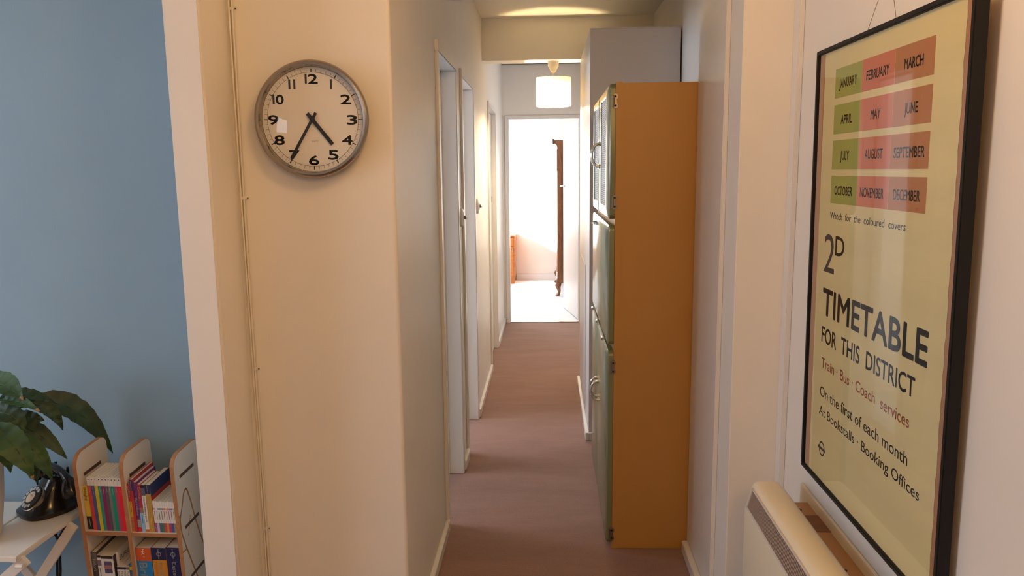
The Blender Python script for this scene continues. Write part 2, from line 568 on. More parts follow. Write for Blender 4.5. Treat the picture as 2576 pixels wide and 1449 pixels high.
def perforated():
    mt = mat('perforated_white_panel', (0.82, 0.83, 0.84), 0.6, spec=0.2)
    nt = mt.node_tree
    b = nt.nodes['Principled BSDF']
    tc = nt.nodes.new('ShaderNodeTexCoord')
    sp = nt.nodes.new('ShaderNodeSeparateXYZ')
    nt.links.new(tc.outputs['Object'], sp.inputs[0])

    def cell(out, pitch):
        a = nt.nodes.new('ShaderNodeMath')
        a.operation = 'PINGPONG'
        a.inputs[1].default_value = pitch / 2
        nt.links.new(out, a.inputs[0])
        return a.outputs[0]
    # staggered rows of oval holes over width (y) and height (z)
    def shifted(out, d):
        n = nt.nodes.new('ShaderNodeMath')
        n.inputs[1].default_value = d
        nt.links.new(out, n.inputs[0])
        return n.outputs[0]

    dist = []
    for dy, dz in ((0.0, 0.0), (0.021, 0.0085)):
        cb = nt.nodes.new('ShaderNodeCombineXYZ')
        k = nt.nodes.new('ShaderNodeMath')
        k.operation = 'MULTIPLY'
        k.inputs[1].default_value = 0.30
        nt.links.new(cell(shifted(sp.outputs['Y'], dy), 0.042), k.inputs[0])
        nt.links.new(k.outputs[0], cb.inputs[0])
        nt.links.new(cell(shifted(sp.outputs['Z'], dz), 0.017), cb.inputs[1])
        ln = nt.nodes.new('ShaderNodeVectorMath')
        ln.operation = 'LENGTH'
        nt.links.new(cb.outputs[0], ln.inputs[0])
        dist.append(ln.outputs['Value'])
    mn = nt.nodes.new('ShaderNodeMath')
    mn.operation = 'MINIMUM'
    nt.links.new(dist[0], mn.inputs[0])
    nt.links.new(dist[1], mn.inputs[1])
    lt = nt.nodes.new('ShaderNodeMath')
    lt.operation = 'LESS_THAN'
    lt.inputs[1].default_value = 0.0030
    nt.links.new(mn.outputs[0], lt.inputs[0])
    mx = nt.nodes.new('ShaderNodeMixRGB')
    mx.inputs[1].default_value = (0.82, 0.83, 0.84, 1)
    mx.inputs[2].default_value = (0.03, 0.028, 0.025, 1)
    nt.links.new(lt.outputs[0], mx.inputs[0])
    nt.links.new(mx.outputs[0], b.inputs['Base Color'])
    return mt


M_PERF = perforated()
CY0, CY1, CXF = 2.935, 3.93, 0.258
cab = thing('kitchen_cabinet', 'tall vintage kitchen cabinet, cream yellow sides and green doors', 'cabinet', (0.48, 3.43, 0))
MB().box(CXF + 0.002, XH - 0.004, CY0, CY1, 0.0, 1.850).build('body', M_CREAM, cab, bevel=0.003)
MB().box(CXF, CXF + 0.026, CY0 - 0.004, CY1 + 0.002, 0.0, 1.853).build('front_frame', M_CREAM, cab, bevel=0.002)


def green_door(y0, y1, z0, z1, name, window=None):
    xo, xi = 0.234, CXF - 0.001
    mb = MB()
    if window is None:
        # front slightly cushioned, rounded corners
        p = rrect(y0, y1, z0, z1, 0.022)
        p2 = rrect(y0 + 0.006, y1 - 0.006, z0 + 0.006, z1 - 0.006, 0.02)
        mb.rings([[(xi, a, b) for a, b in p], [(xo + 0.005, a, b) for a, b in p], [(xo, a, b) for a, b in p2]])
        return mb.build(name, M_GREEN, cab, smooth=True)
    wy0, wy1, wz0, wz1 = window
    o = rrect(y0, y1, z0, z1, 0.022)
    o2 = rrect(y0 + 0.006, y1 - 0.006, z0 + 0.006, z1 - 0.006, 0.02)
    w1 = rrect(wy0 - 0.005, wy1 + 0.005, wz0 - 0.005, wz1 + 0.005, 0.024)
    w2 = rrect(wy0, wy1, wz0, wz1, 0.02)
    rs = [[(xi, a, b) for a, b in o], [(xo + 0.005, a, b) for a, b in o], [(xo, a, b) for a, b in o2], [(xo, a, b) for a, b in w1], [(xo + 0.006, a, b) for a, b in w2], [(xi, a, b) for a, b in w2], [(xi, a, b) for a, b in o]]
    mb.rings(rs, cap=False)
    ob = mb.build(name, M_GREEN, cab, smooth=True)
    MB().box(xo + 0.0045, xo + 0.008, wy0 - 0.002, wy1 + 0.002, wz0 - 0.002, wz1 + 0.002).build('perforated_panel', M_PERF, ob, label='white perforated panel')
    return ob


YM = 3.488


def arch_handle(par, y, z0, z1, x=0.234):
    pts = []
    for k in range(13):
        t = math.pi * k / 12
        pts.append((x + 0.002 - 0.036 * math.sin(t) ** 0.8, y, (z0 + z1) / 2 - (z1 - z0) / 2 * math.cos(t)))
    mb = MB().tube(pts, [0.0075 if k in (0, 12) else 0.0055 for k in range(13)], 10)
    for z in (z0, z1):
        mb.add(MB().disc((0, 0, 0), 0.011, 14, 0.004).xf(basis((x, y, z), (0, 1, 0), (0, 0, -1))))
    mb.build('handle', M_CHROME, par, smooth=True, label='arched chrome handle')


dn = green_door(2.932, YM - 0.002, 1.343, 1.848, 'upper_door', (3.10, 3.385, 1.390, 1.812))
df = green_door(YM + 0.002, 3.925, 1.343, 1.848, 'upper_door', (3.56, 3.85, 1.390, 1.812))
arch_handle(dn, YM - 0.03, 1.545, 1.645)
arch_handle(df, YM + 0.03, 1.545, 1.645)
fl = green_door(2.932, 3.925, 0.850, 1.319, 'drop_flap')
# cup handle at the flap's top edge
mb = MB()
rs = []
for k in range(9):
    t = math.pi * k / 8
    rs.append([(0.234 - 0.024 * math.sin(t) * s, 3.60 - 0.05 * math.cos(t) * (0.7 + 0.3 * s), 1.281 + dz) for s, dz in ((1, 0.008), (1, -0.002), (0.86, -0.002), (0.86, 0.008))])
mb.rings(rs)
mb.build('handle', M_CHROME, fl, smooth=True, label='chrome cup handle')
for y in (3.82, 3.485, 3.12):
    h = MB().tube([(0.228, y - 0.018, 0.838), (0.228, y + 0.018, 0.838)], 0.007, 10)
    h.build('flap_hinge', M_CHROME, fl, smooth=True, label='small chrome hinge knuckle')
ln_ = green_door(2.932, YM - 0.002, 0.022, 0.826, 'lower_door')
lfd = green_door(YM + 0.002, 3.925, 0.022, 0.826, 'lower_door')
arch_handle(ln_, YM - 0.035, 0.468, 0.558)
arch_handle(lfd, YM + 0.035, 0.468, 0.558)
for zc in (1.783, 1.408, 0.762, 0.064):
    mb = MB()
    mb.box(0.248, 0.262, CY0 - 0.0065, CY0 - 0.004, zc - 0.010, zc + 0.010)
    for dz in (-0.017, 0.017):
        mb.add(MB().disc((0, 0, 0), 0.0105, 12, 0.0035).xf(basis((0.2565, CY0 - 0.004, zc + dz), (1, 0, 0), (0, 0, 1))))
    mb.add(MB().tube([(0.249, CY0 - 0.006, zc - 0.022), (0.249, CY0 - 0.006, zc + 0.022)], 0.004, 8))
    hg = mb.build('hinge', mat('old_nickel', (0.26, 0.22, 0.18), 0.35, 0.9), cab, label='butterfly hinge on the cabinet side')
    for dz in (-0.017, 0.017):
        MB().disc((0, 0, 0), 0.004, 8, 0.001).xf(basis((0.2565, CY0 - 0.0076, zc + dz), (1, 0, 0), (0, 0, 1))).build('screw', M_HOLE, hg)

# ================================================================== BOXED CUPBOARD
cup = thing('boxed_cupboard', 'tall white boxed cupboard behind the kitchen cabinet', 'cupboard', (0.47, 4.8, 0))
MB().box(0.232, 0.2495, 4.201, 5.42, 0, 2.268).build('side_panel', M_CUP, cup)
MB().box(0.2495, XH - 0.008, 4.201, 4.221, 0, 2.266).build('front_panel', M_CUP, cup)
MB().box(0.231, XH - 0.008, 4.198, 5.42, 2.2665, 2.2705).build('top_panel', M_CUP, cup)
MB().box(0.251, XH - 0.004, 5.40, 5.42, 0, 2.264).build('rear_panel', M_CUP, cup)
MB().box(0.2285, 0.2325, 4.58, 5.20, 0.06, 0.965).build('hatch', M_CUP, cup, bevel=0.001, label='low access hatch in the cupboard side')
MB().box(0.214, 0.232, 4.185, 5.42, 0, BH).build('skirting', M_GLOSS, cup, bevel=0.003)
MB().box(0.232, XH - 0.004, 4.185, 4.203, 0, BH).build('skirting', M_GLOSS, cup, bevel=0.003)
for x, z in ((0.288, 2.236), (0.680, 2.226)):
    MB().disc((0, 0, 0), 0.005, 10, 0.001).xf(basis((x, 4.2025, z), (1, 0, 0), (0, 0, 1))).build('screw', M_HOLE, cup)

# ================================================================== PENDANT LAMP
LX, LY = 0.046, 5.42
lamp = thing('pendant_lamp', 'lit cream drum pendant lamp hanging under the hallway beam', 'lamp', (LX, LY, 2.272))


def shade_mat():
    mt = bpy.data.materials.new('paper_shade')
    mt.use_nodes = True
    nt = mt.node_tree
    nt.nodes.remove(nt.nodes['Principled BSDF'])
    a = nt.nodes.new('ShaderNodeBsdfTranslucent')
    a.inputs[0].default_value = (0.86, 0.72, 0.42, 1)
    b = nt.nodes.new('ShaderNodeBsdfDiffuse')
    b.inputs[0].default_value = (0.9, 0.84, 0.64, 1)
    mx = nt.nodes.new('ShaderNodeMixShader')
    mx.inputs[0].default_value = 0.30
    nt.links.new(a.outputs[0], mx.inputs[1])
    nt.links.new(b.outputs[0], mx.inputs[2])
    nt.links.new(mx.outputs[0], nt.nodes['Material Output'].inputs[0])
    return mt


M_SHADE = shade_mat()
mb = MB().lathe([(0.037, 0), (0.037, -0.036), (0.034, -0.041), (0.026, -0.050), (0.022, -0.062), (0.018, -0.072), (0.008, -0.078)], 24)
mb.xf(Matrix.Translation((LX, LY, 2.272))).build('ceiling_rose', M_GLOSS, lamp, smooth=True)
MB().tube([(LX, LY, 2.205), (LX, LY, 2.12)], 0.004, 8).build('cord', M_GLOSS, lamp)
MB().lathe([(0.017, 0.02), (0.019, -0.02), (0.016, -0.035)], 16).xf(Matrix.Translation((LX, LY, 2.125))).build('bulb_holder', M_GLOSS, lamp, smooth=True)
mb = MB()
seg = 144
rows = 15
rs = []
for j in range(rows + 1):
    z = 1.972 + (2.160 - 1.972) * j / rows
    rs.append([(LX + (0.1185 + 0.0028 * (1 if (k + j) % 2 else -1)) * math.cos(2 * math.pi * k / seg), LY + (0.1185 + 0.0028 * (1 if (k + j) % 2 else -1)) * math.sin(2 * math.pi * k / seg), z) for k in range(seg)])
mb.rings(rs, cap=False)
sh = mb.build('shade', M_SHADE, lamp, label='pleated cream paper drum shade')
for z in (1.972, 2.160):
    MB().tube([(LX + 0.119 * math.cos(2 * math.pi * k / 48), LY + 0.119 * math.sin(2 * math.pi * k / 48), z) for k in range(49)], 0.0022, 6).build('shade_ring', M_GLOSS, sh)
for k in range(3):
    t = 2 * math.pi * k / 3
    MB().tube([(LX + 0.018 * math.cos(t), LY + 0.018 * math.sin(t), 2.135), (LX + 0.118 * math.cos(t), LY + 0.118 * math.sin(t), 2.158)], 0.0015, 6).build('shade_spoke', M_STEEL, lamp)
em = bpy.data.materials.new('bulb_glow')
em.use_nodes = True
eb = em.node_tree.nodes['Principled BSDF']
eb.inputs['Emission Color'].default_value = (1.0, 0.72, 0.38, 1)
eb.inputs['Emission Strength'].default_value = 12
MB().lathe([(0.012, 0.03), (0.02, 0.015), (0.028, -0.01), (0.029, -0.025), (0.022, -0.045), (0.005, -0.055)], 20).xf(Matrix.Translation((LX, LY, 2.075))).build('bulb', em, lamp, smooth=True)
bl = bpy.data.lights.new('pendant_bulb', 'POINT')
bl.energy = 47.0
bl.color = (1.0, 0.73, 0.38)
bl.shadow_soft_size = 0.03
bo = bpy.data.objects.new('pendant_bulb', bl)
COL.objects.link(bo)
bo.location = (LX, LY, 2.055)
bo['kind'] = 'helper'
bulb = bpy.data.objects['bulb']
bulb.visible_shadow = True
bo.location.z = 2.008

# ================================================================== LIGHT SWITCHES
for y, z, lab in ((3.842, 1.300, 'round white light switch between the two nearest left doorways'), (4.725, 1.317, 'round white light switch beyond the second left doorway')):
    s = thing('light_switch', lab, 'light switch', (XL, y, z), group='round hallway switches')
    F = basis((XL, y, z), (0, 1, 0), (0, 0, 1))
    MB().lathe([(0.047, 0), (0.047, 0.010), (0.043, 0.016), (0.022, 0.022), (0.020, 0.024)], 28).xf(F).build('base_plate', M_GLOSS, s, smooth=True)
    MB().lathe([(0.010, 0.022), (0.010, 0.028), (0.006, 0.030)], 14).xf(F).build('collar', mat('brown_bakelite', (0.10, 0.05, 0.03), 0.3), s, smooth=True)
    MB().tube([(0, 0, 0.024), (0, -0.004, 0.031), (0, -0.007, 0.035)], [0.004, 0.0045, 0.006], 10).xf(F).build('toggle', M_GLOSS, s, smooth=True)

# ================================================================== WALL CLOCK
CC = Vector((-0.664, 2.21, 1.680))
M_FACE = mat('clock_face_paper', (0.78, 0.74, 0.68), 0.6)
ck = thing('wall_clock', 'round steel wall clock with white dial showing 4:35', 'clock', (0, 0, 0), mw=basis(CC, (1, 0, -0.012), (0.012, 0, 1)))
# local: x right, y up, z toward the viewer
MB().lathe([(0.135, 0.0), (0.150, 0.004), (0.158, 0.014), (0.1595, 0.026), (0.1635, 0.034), (0.1635, 0.040), (0.160, 0.046), (0.155, 0.049), (0.1495, 0.048), (0.147, 0.043), (0.146, 0.026), (0.144, 0.024)], 96).build('rim', M_STEEL, ck, smooth=True, label='brushed steel rim')
MB().lathe([(0.1455, 0.022), (0.1455, 0.0262)], 96).build('dial', M_FACE, ck)
zf = 0.0266


def flat_ring(r0, r1, z, seg=96):
    mb = MB()
    for k in range(seg):
        mb.v += [(r0 * math.cos(2 * math.pi * k / seg), r0 * math.sin(2 * math.pi * k / seg), z), (r1 * math.cos(2 * math.pi * k / seg), r1 * math.sin(2 * math.pi * k / seg), z)]
    for k in range(seg):
        j = (k + 1) % seg
        mb.f.append((2 * k, 2 * k + 1, 2 * j + 1, 2 * j))
    return mb


flat_ring(0.1303, 0.1312, zf).build('minute_ring', M_DARK, ck)
for k in range(60):
    wd, r0, r1 = (0.0030, 0.130, 0.1405) if k % 5 == 0 else (0.0008, 0.1305, 0.1395)
    mb = MB().box(-wd / 2, wd / 2, r0, r1, zf - 0.0002, zf + 0.0001)
    mb.xf(Matrix.Rotation(-2 * math.pi * k / 60, 4, 'Z')).build('hour_mark' if k % 5 == 0 else 'minute_mark', M_DARK, ck)


def numeral_mb(sv):
    hgt = 0.0268
    mb = MB()
    x = 0.0
    for chs in sv:
        if chs == '1':
            mb.add(MB().box(x, x + 0.0058, 0, hgt, 0, 0.0001))
            x += 0.0058 + (0.0085 if sv == '11' else 0.0042)
        else:
            t = text_mb(chs, width=0.0285 if len(sv) == 1 else (0.0215 if chs == '0' else 0.0262), cap=hgt, bold=0.026)
            t.v = [(a + x, b, c) for a, b, c in t.v]
            wdt = max(v[0] for v in t.v)
            mb.add(t)
            x = wdt + 0.0042
    x -= 0.0085 if sv == '11' else 0.0042
    mb.v = [(a - x / 2, b - hgt / 2, c + zf) for a, b, c in mb.v]
    return mb


for n in range(1, 13):
    a = 2 * math.pi * n / 12
    r = 0.1130
    cx_, cy_ = r * math.sin(a), r * math.cos(a)
    if n in (10, 11, 1, 2):
        cx_ *= 0.99
    numeral_mb(str(n)).xf(Matrix.Translation((cx_, cy_, 0))).build('numeral', M_DARK, ck)
q = text_mb('quartz', cap=0.0055, bold=0.0)
q.v = [(a - q.w / 2 + 0.004, b - 0.062, zf) for a, b, c in q.v]
q.build('lettering', mat('grey_print', (0.28, 0.25, 0.22), 0.7), ck)


def hand(length, tail, wd, ang, z, name):
    MB().box(-wd / 2, wd / 2, -tail, length, z, z + 0.0012).xf(Matrix.Rotation(-R(ang), 4, 'Z')).build(name, M_BLACKM, ck)


hand(0.0885, 0.022, 0.0105, 141, 0.0300, 'hour_hand')
hand(0.126, 0.022, 0.0080, 210.5, 0.0325, 'minute_hand')
MB().lathe([(0.007, zf), (0.007, 0.0345), (0.005, 0.0355)], 20).build('hand_hub', M_BLACKM, ck, smooth=True)
G_CLOCK = glass('clock_glass', ior=1.45, rough=0.015)
MB().rings([[(r * math.cos(2 * math.pi * k / 64), r * math.sin(2 * math.pi * k / 64), z) for k in range(64)] for r, z in ((0.1475, 0.0400), (0.135, 0.0423), (0.12, 0.0447), (0.10, 0.0475), (0.08, 0.0499), (0.06, 0.0517), (0.04, 0.0530), (0.02, 0.0537), (0.003, 0.054))], cap=False).build('glass', G_CLOCK, ck, smooth=True, label='slightly domed clear glass')

# ================================================================== WALL CABLE
M_CABLE = mat('old_white_cable', (0.70, 0.64, 0.55), 0.45)
cb = thing('wall_cable', 'pair of thin cream cables clipped down the clock wall corner', 'cable', (-0.888, 2.21, 0.1))


def cpath(dx, ph):
    return [(-0.892 + dx + 0.006 * (2.5 - z) / 2.5 + 0.0015 * math.sin(z * 3 + ph), 2.2050, z) for z in [0.05 + 0.1 * k for k in range(26)]]


MB().tube(cpath(-0.0035, 0), 0.0034, 6).build('cable', M_CABLE, cb, smooth=True)
MB().tube(cpath(0.0045, 1.2), 0.0031, 6).build('cable', M_CABLE, cb, smooth=True)
for z in (1.991, 1.460, 0.946, 0.433):
    xo = -0.892 + 0.006 * (2.5 - z) / 2.5
    c = MB().box(xo - 0.008, xo + 0.010, 2.2025, 2.21, z - 0.0045, z + 0.0045).box(xo + 0.010, xo + 0.018, 2.2065, 2.21, z - 0.003, z + 0.003).build('cable_clip', M_GLOSS, cb, bevel=0.001)
    MB().disc((0, 0, 0), 0.0019, 8, 0.0015).xf(basis((xo + 0.0145, 2.2066, z), (1, 0, 0), (0, 0, 1))).build('nail', M_HOLE, c)

# ================================================================== FRAMED POSTER
# local: x to the right as seen, y up, z out of the wall
PW, PH = 0.735, 1.105
ps = thing('framed_poster', 'large black framed timetable poster on the right wall', 'poster', (0, 0, 0), mw=Matrix.Translation((0.7035, 2.05, 0.7165)) @ Matrix.Rotation(R(-0.5), 4, 'Y') @ basis((0, 0, 0), (0, -1, 0), (0, 0, 1)))
FW = 0.011
Z0 = 0.7165
for (x0, x1, y0, y1) in ((0, FW, 0, PH), (PW - FW, PW, 0, PH), (FW, PW - FW, 0, FW), (FW, PW - FW, PH - FW, PH)):
    MB().box(x0, x1, y0, y1, -0.020, 0.004).build('frame_bar', M_BLACKM, ps, bevel=0.0015)
M_BACK = mat('brown_backing_board', (0.40, 0.20, 0.105), 0.8, var=0.08, vscale=4)
MB().box(FW * 0.5, PW - FW * 0.5, FW * 0.5, PH - FW * 0.5, -0.019, -0.004).build('backing_board', M_BACK, ps)
M_PAPER = mat('aged_cream_paper', (0.69, 0.60, 0.31), 0.75, var=0.05, vscale=2.0, bump=0.12, bscale=5, stretch=(1, 7, 1))
mb = MB()
nx, ny = 2, 60
for j in range(ny + 1):
    v = FW + 0.001 + (PH - 2 * FW - 0.002) * j / ny
    e0 = 0.046 + 0.0008 * math.sin(j * 1.7)
    e1 = 0.6985 + 0.0012 * math.sin(j * 2.3) + 0.0008 * math.sin(j * 0.9)
    mb.v += [(e0, v, -0.0032), (e1, v, -0.0032), (e0, v, -0.0039), (e1, v, -0.0039)]
for j in range(ny):
    a = 4 * j
    mb.f += [(a, a + 1, a + 5, a + 4), (a + 2, a + 6, a + 7, a + 3), (a, a + 4, a + 6, a + 2), (a + 1, a + 3, a + 7, a + 5)]
mb.build('poster_sheet', M_PAPER, ps, label='aged cream paper sheet')
ZP = -0.0029
cols = [(0.120, 0.2775, mat('leaf_green_print', (0.34, 0.37, 0.085), 0.75)), (0.2785, 0.4385, mat('coral_print', (0.57, 0.17, 0.095), 0.75)), (0.440, 0.599, mat('orange_brown_print', (0.43, 0.175, 0.065), 0.75))]
rowsz = [(1.763, 1.694), (1.678, 1.609), (1.594, 1.525), (1.510, 1.443)]
months = ['JANUARY', 'FEBRUARY', 'MARCH', 'APRIL', 'MAY', 'JUNE', 'JULY', 'AUGUST', 'SEPTEMBER', 'OCTOBER', 'NOVEMBER', 'DECEMBER']
wf = [.66, .70, .48, .42, .30, .34, .33, .56, .80, .68, .75, .70]
for i, nm in enumerate(months):
    u0, u1, mt = cols[i % 3]
    t1, t0 = rowsz[i // 3]
    cell = MB().box(u0, u1, t0 - Z0, t1 - Z0, ZP - 0.0004, ZP).build('month_panel', mt, ps, label='%s panel of the poster' % nm.lower())
    tw = (u1 - u0) * wf[i]
    t = text_mb(nm, width=tw, cap=0.0215, bold=0.016)
    t.v = [(a + (u0 + u1) / 2 - tw / 2, b + (t0 + t1) / 2 - 0.012 - Z0, ZP + 0.0003) for a, b, c in t.v]
    t.build('lettering', M_DARK, cell)


def poster_line(body, u0, u1, z, cap, mt, bold=0.0):
    t = text_mb(body, width=u1 - u0, cap=cap, bold=bold)
    t.v = [(a + u0, b + z - Z0, ZP) for a, b, c in t.v]
    t.build('lettering', mt, ps)


M_RED = mat('faded_red_ink', (0.74, 0.22, 0.12), 0.75)
poster_line('Watch  for  the  coloured  covers', 0.122, 0.525, 1.405, 0.0175, M_INK, 0.006)
poster_line('2', 0.093, 0.164, 1.270, 0.101, M_INK, 0.0)
poster_line('D', 0.166, 0.222, 1.3185, 0.049, M_INK, 0.012)
poster_line('TIMETABLE', 0.099, 0.640, 1.161, 0.070, M_INK, 0.022)
poster_line('FOR  THIS  DISTRICT', 0.100, 0.600, 1.089, 0.042, M_INK, 0.014)
poster_line('Train · Bus · Coach  services', 0.107, 0.587, 1.024, 0.027, M_RED, 0.01)
poster_line('On the first of each month', 0.105, 0.589, 0.9475, 0.028, M_INK, 0.004)
poster_line('At Bookstalls · Booking Offices', 0.104, 0.643, 0.8985, 0.025, M_INK, 0.004)
rg = flat_ring(0.0145, 0.0195, ZP, 40)
rg.v = [(a + 0.134, b + 0.812 - Z0, c) for a, b, c in rg.v]
rg.box(0.109, 0.159, 0.8085 - Z0, 0.8155 - Z0, ZP - 0.0002, ZP + 0.0002).build('roundel', M_INK, ps)
G_POST = glass('poster_glass', ior=1.42, rough=0.03)
gp = MB()
gp.v = [(FW, FW, 0.0), (PW - FW, FW, 0.0), (PW - FW, PH - FW, 0.0), (FW, PH - FW, 0.0)]
gp.f = [(0, 1, 2, 3)]
gp.build('glass', G_POST, ps, label='clear picture glass')
for x0, y0, x1, y1 in ((0.265, PH - 0.004, 0.335, PH + 0.12), (0.415, PH - 0.004, 0.337, PH + 0.12)):
    MB().tube([(x0, y0, -0.012), (x1, y1, -0.026)], 0.0006, 5).build('hanging_wire', mat('brown_wire', (0.16, 0.09, 0.05), 0.5), ps)

# ================================================================== HEATER
M_HEAT = mat('cream_enamel', (0.76, 0.68, 0.52), 0.35, bump=0.02, bscale=20)
HY0, HY1 = 0.95, 2.08
ht = thing('convector_heater', 'cream electric convector heater below the framed poster', 'heater', (0.62, 1.6, 0.12))
prof = [(0.557, 0.16), (0.557, 0.574), (0.5595, 0.582), (0.576, 0.643), (0.582, 0.653), (0.593, 0.658), (0.632, 0.659), (0.648, 0.654), (0.662, 0.640), (0.664, 0.625), (0.664, 0.16), (0.650, 0.14), (0.570, 0.14)]


def hbody():
    mb = MB()
    cxm = 0.61
    czm = 0.40
    rs = []
    for y, s in ((HY1, 0.93), (HY1 - 0.003, 0.972), (HY1 - 0.008, 0.99), (HY1 - 0.016, 1.0), (HY0 + 0.016, 1.0), (HY0 + 0.004, 0.975), (HY0, 0.93)):
        rs.append([(cxm + (x - cxm) * s, y, czm + (z - czm) * (1 - (1 - s) * 0.35)) for x, z in prof])
    return mb.rings(rs)


hbo = hbody().build('casing', M_HEAT, ht, smooth=True)
# grille on the sloping upper front face
P0 = Vector((0.5595, 0, 0.582))
P1 = Vector((0.576, 0, 0.643))
dv = (P1 - P0).normalized()
nv = Vector((-dv.z, 0, dv.x))
g0, g1 = HY0 + 0.03, HY1 - 0.030
Lg = (P1 - P0).length


def gbox(a0, a1, y0, y1, h0, h1):
    mb = MB()
    for h in (h0, h1):
        for a, y in ((a0, y0), (a1, y0), (a1, y1), (a0, y1)):
            p = P0 + dv * a + nv * h
            mb.v.append((p.x, y, p.z))
    mb.f = [(0, 1, 2, 3), (4, 7, 6, 5), (0, 4, 5, 1), (1, 5, 6, 2), (2, 6, 7, 3), (3, 7, 4, 0)]
    return mb


MB().add(gbox(0.008, Lg - 0.006, g0, g1, 0.0002, 0.0010)).build('grille_opening', mat('grille_dark', (0.05, 0.03, 0.025), 0.8), ht)
mb = MB()
y = g0 + 0.002
while y < g1 - 0.002:
    mb.add(gbox(0.008, Lg - 0.006, y, y + 0.0042, 0.0008, 0.0032))
    y += 0.0078
gr = mb.build('grille_ribs', mat('grille_rib', (0.34, 0.26, 0.22), 0.5), ht)
gr['kind'] = 'stuff'
fr = MB()
fr.add(gbox(0.003, 0.008, g0 - 0.006, g1 + 0.006, 0.0, 0.0042)).add(gbox(Lg - 0.006, Lg - 0.001, g0 - 0.006, g1 + 0.006, 0.0, 0.0042)).add(gbox(0.003, Lg - 0.001, g0 - 0.008, g0, 0.0, 0.0042)).add(gbox(0.003, Lg - 0.001, g1, g1 + 0.008, 0.0, 0.0042))
fr.build('grille_frame', mat('grille_frame', (0.62, 0.56, 0.50), 0.35), ht)
M_BRACK = mat('brown_bracket', (0.34, 0.19, 0.10), 0.6, var=0.06, vscale=5)
br = MB().box(0.664, XR - 0.008, HY0 + 0.05, 2.06, 0.588, 0.600).build('mounting_bracket', M_BRACK, ht, label='brown mounting bracket behind the heater')
MB().box(0.668, XR - 0.008, 1.88, 1.975, 0.600, 0.6025).build('bracket_plate', mat('rust_brown_plate', (0.17, 0.075, 0.045), 0.7, var=0.2, vscale=40), br)
for yy in (2.012, 1.690):
    MB().disc((0.690, yy, 0.600), 0.006, 12, 0.001).build('screw', M_HOLE, br)
MB().box(XR - 0.008, XR, HY0 + 0.03, 2.125, 0.55, 0.632).build('wall_batten', M_HEAT, ht, bevel=0.002, label='cream batten on the wall behind the heater')
MB().box(0.664, XR - 0.008, HY0 + 0.1, HY0 + 0.14, 0.2, 0.59).build('rear_strut', M_BRACK, ht)

# ================================================================== BOOKCASE (leans slightly forward)
BM = Matrix.Translation((-1.4848, 2.2, 0.6573)) @ Euler((R(4.1), R(0.47), R(-1.23)), 'XYZ').to_matrix().to_4x4()
M_BOARD = mat('cream_laminate_board', (0.72, 0.63, 0.52), 0.4)
M_PLY = mat('plywood_edge', (0.42, 0.19, 0.075), 0.55, var=0.1, vscale=40)
WB = -0.655
bc = thing('bookcase', 'low white and plywood bookcase with rounded dividers on blue wall', 'bookcase', (0, 0, 0), mw=BM @ Matrix.Translation((0.16, 0, WB)))
TB = Matrix.Translation((-0.16, 0, -WB))


def bcb(mb, name, mt, parent=None, **k):
    return mb.xf(TB).build(name, mt, parent or bc, off=(0, 0, 0), **k)


DEP = 0.165


def side_poly(w0, w1, r1=0.042, r2=0.03):
    p = [(0, w0), (DEP, w0)]
    for k in range(7):
        t = R(0 + 90 * k / 6)
        p.append((DEP - r2 + r2 * math.cos(t), w1 - r2 + r2 * math.sin(t)))
    for k in range(7):
        t = R(90 + 90 * k / 6)
        p.append((r1 + r1 * math.cos(t), w1 - r1 + r1 * math.sin(t)))
    return p


for u in (0.0, 0.151, 0.314):
    pl_ = side_poly(WB + 0.0, 0.012)
    core = bcb(MB().prism(pl_, 0, u, u + 0.012), 'divider', M_PLY)
    inn = side_poly(WB + 0.002, 0.0105)
    for a, b in ((u - 0.0006, u + 0.0002), (u + 0.0118, u + 0.0126)):
        bcb(MB().prism([(v * 0.985 + 0.0015, w) for v, w in inn], 0, a, b), 'laminate_face', M_BOARD, core)
for w in (-0.249, -0.52):
    for a, b in ((0.0128, 0.1502), (0.1638, 0.3132)):
        s = bcb(MB().box(a, b, 0.0, DEP - 0.02, w - 0.012, w), 'shelf', M_PLY)
        bcb(MB().box(a, b, 0.002, DEP - 0.021, w - 0.0001, w + 0.0006), 'laminate_face', M_BOARD, s)
# slots cut right through, dark tongues visible on the right-hand side and inside
for u, side in ((0.3267, 1), (0.0127, 1), (0.1637, 1)):
    for w in ((-0.067, -0.243, -0.42) if u > 0.3 else (-0.067,)):
        bcb(MB().box(u - 0.0006, u + 0.0004, 0.030, 0.122, w - 0.0055, w + 0.0055), 'slot', mat('slot_dark_brown', (0.09, 0.05, 0.03), 0.7))
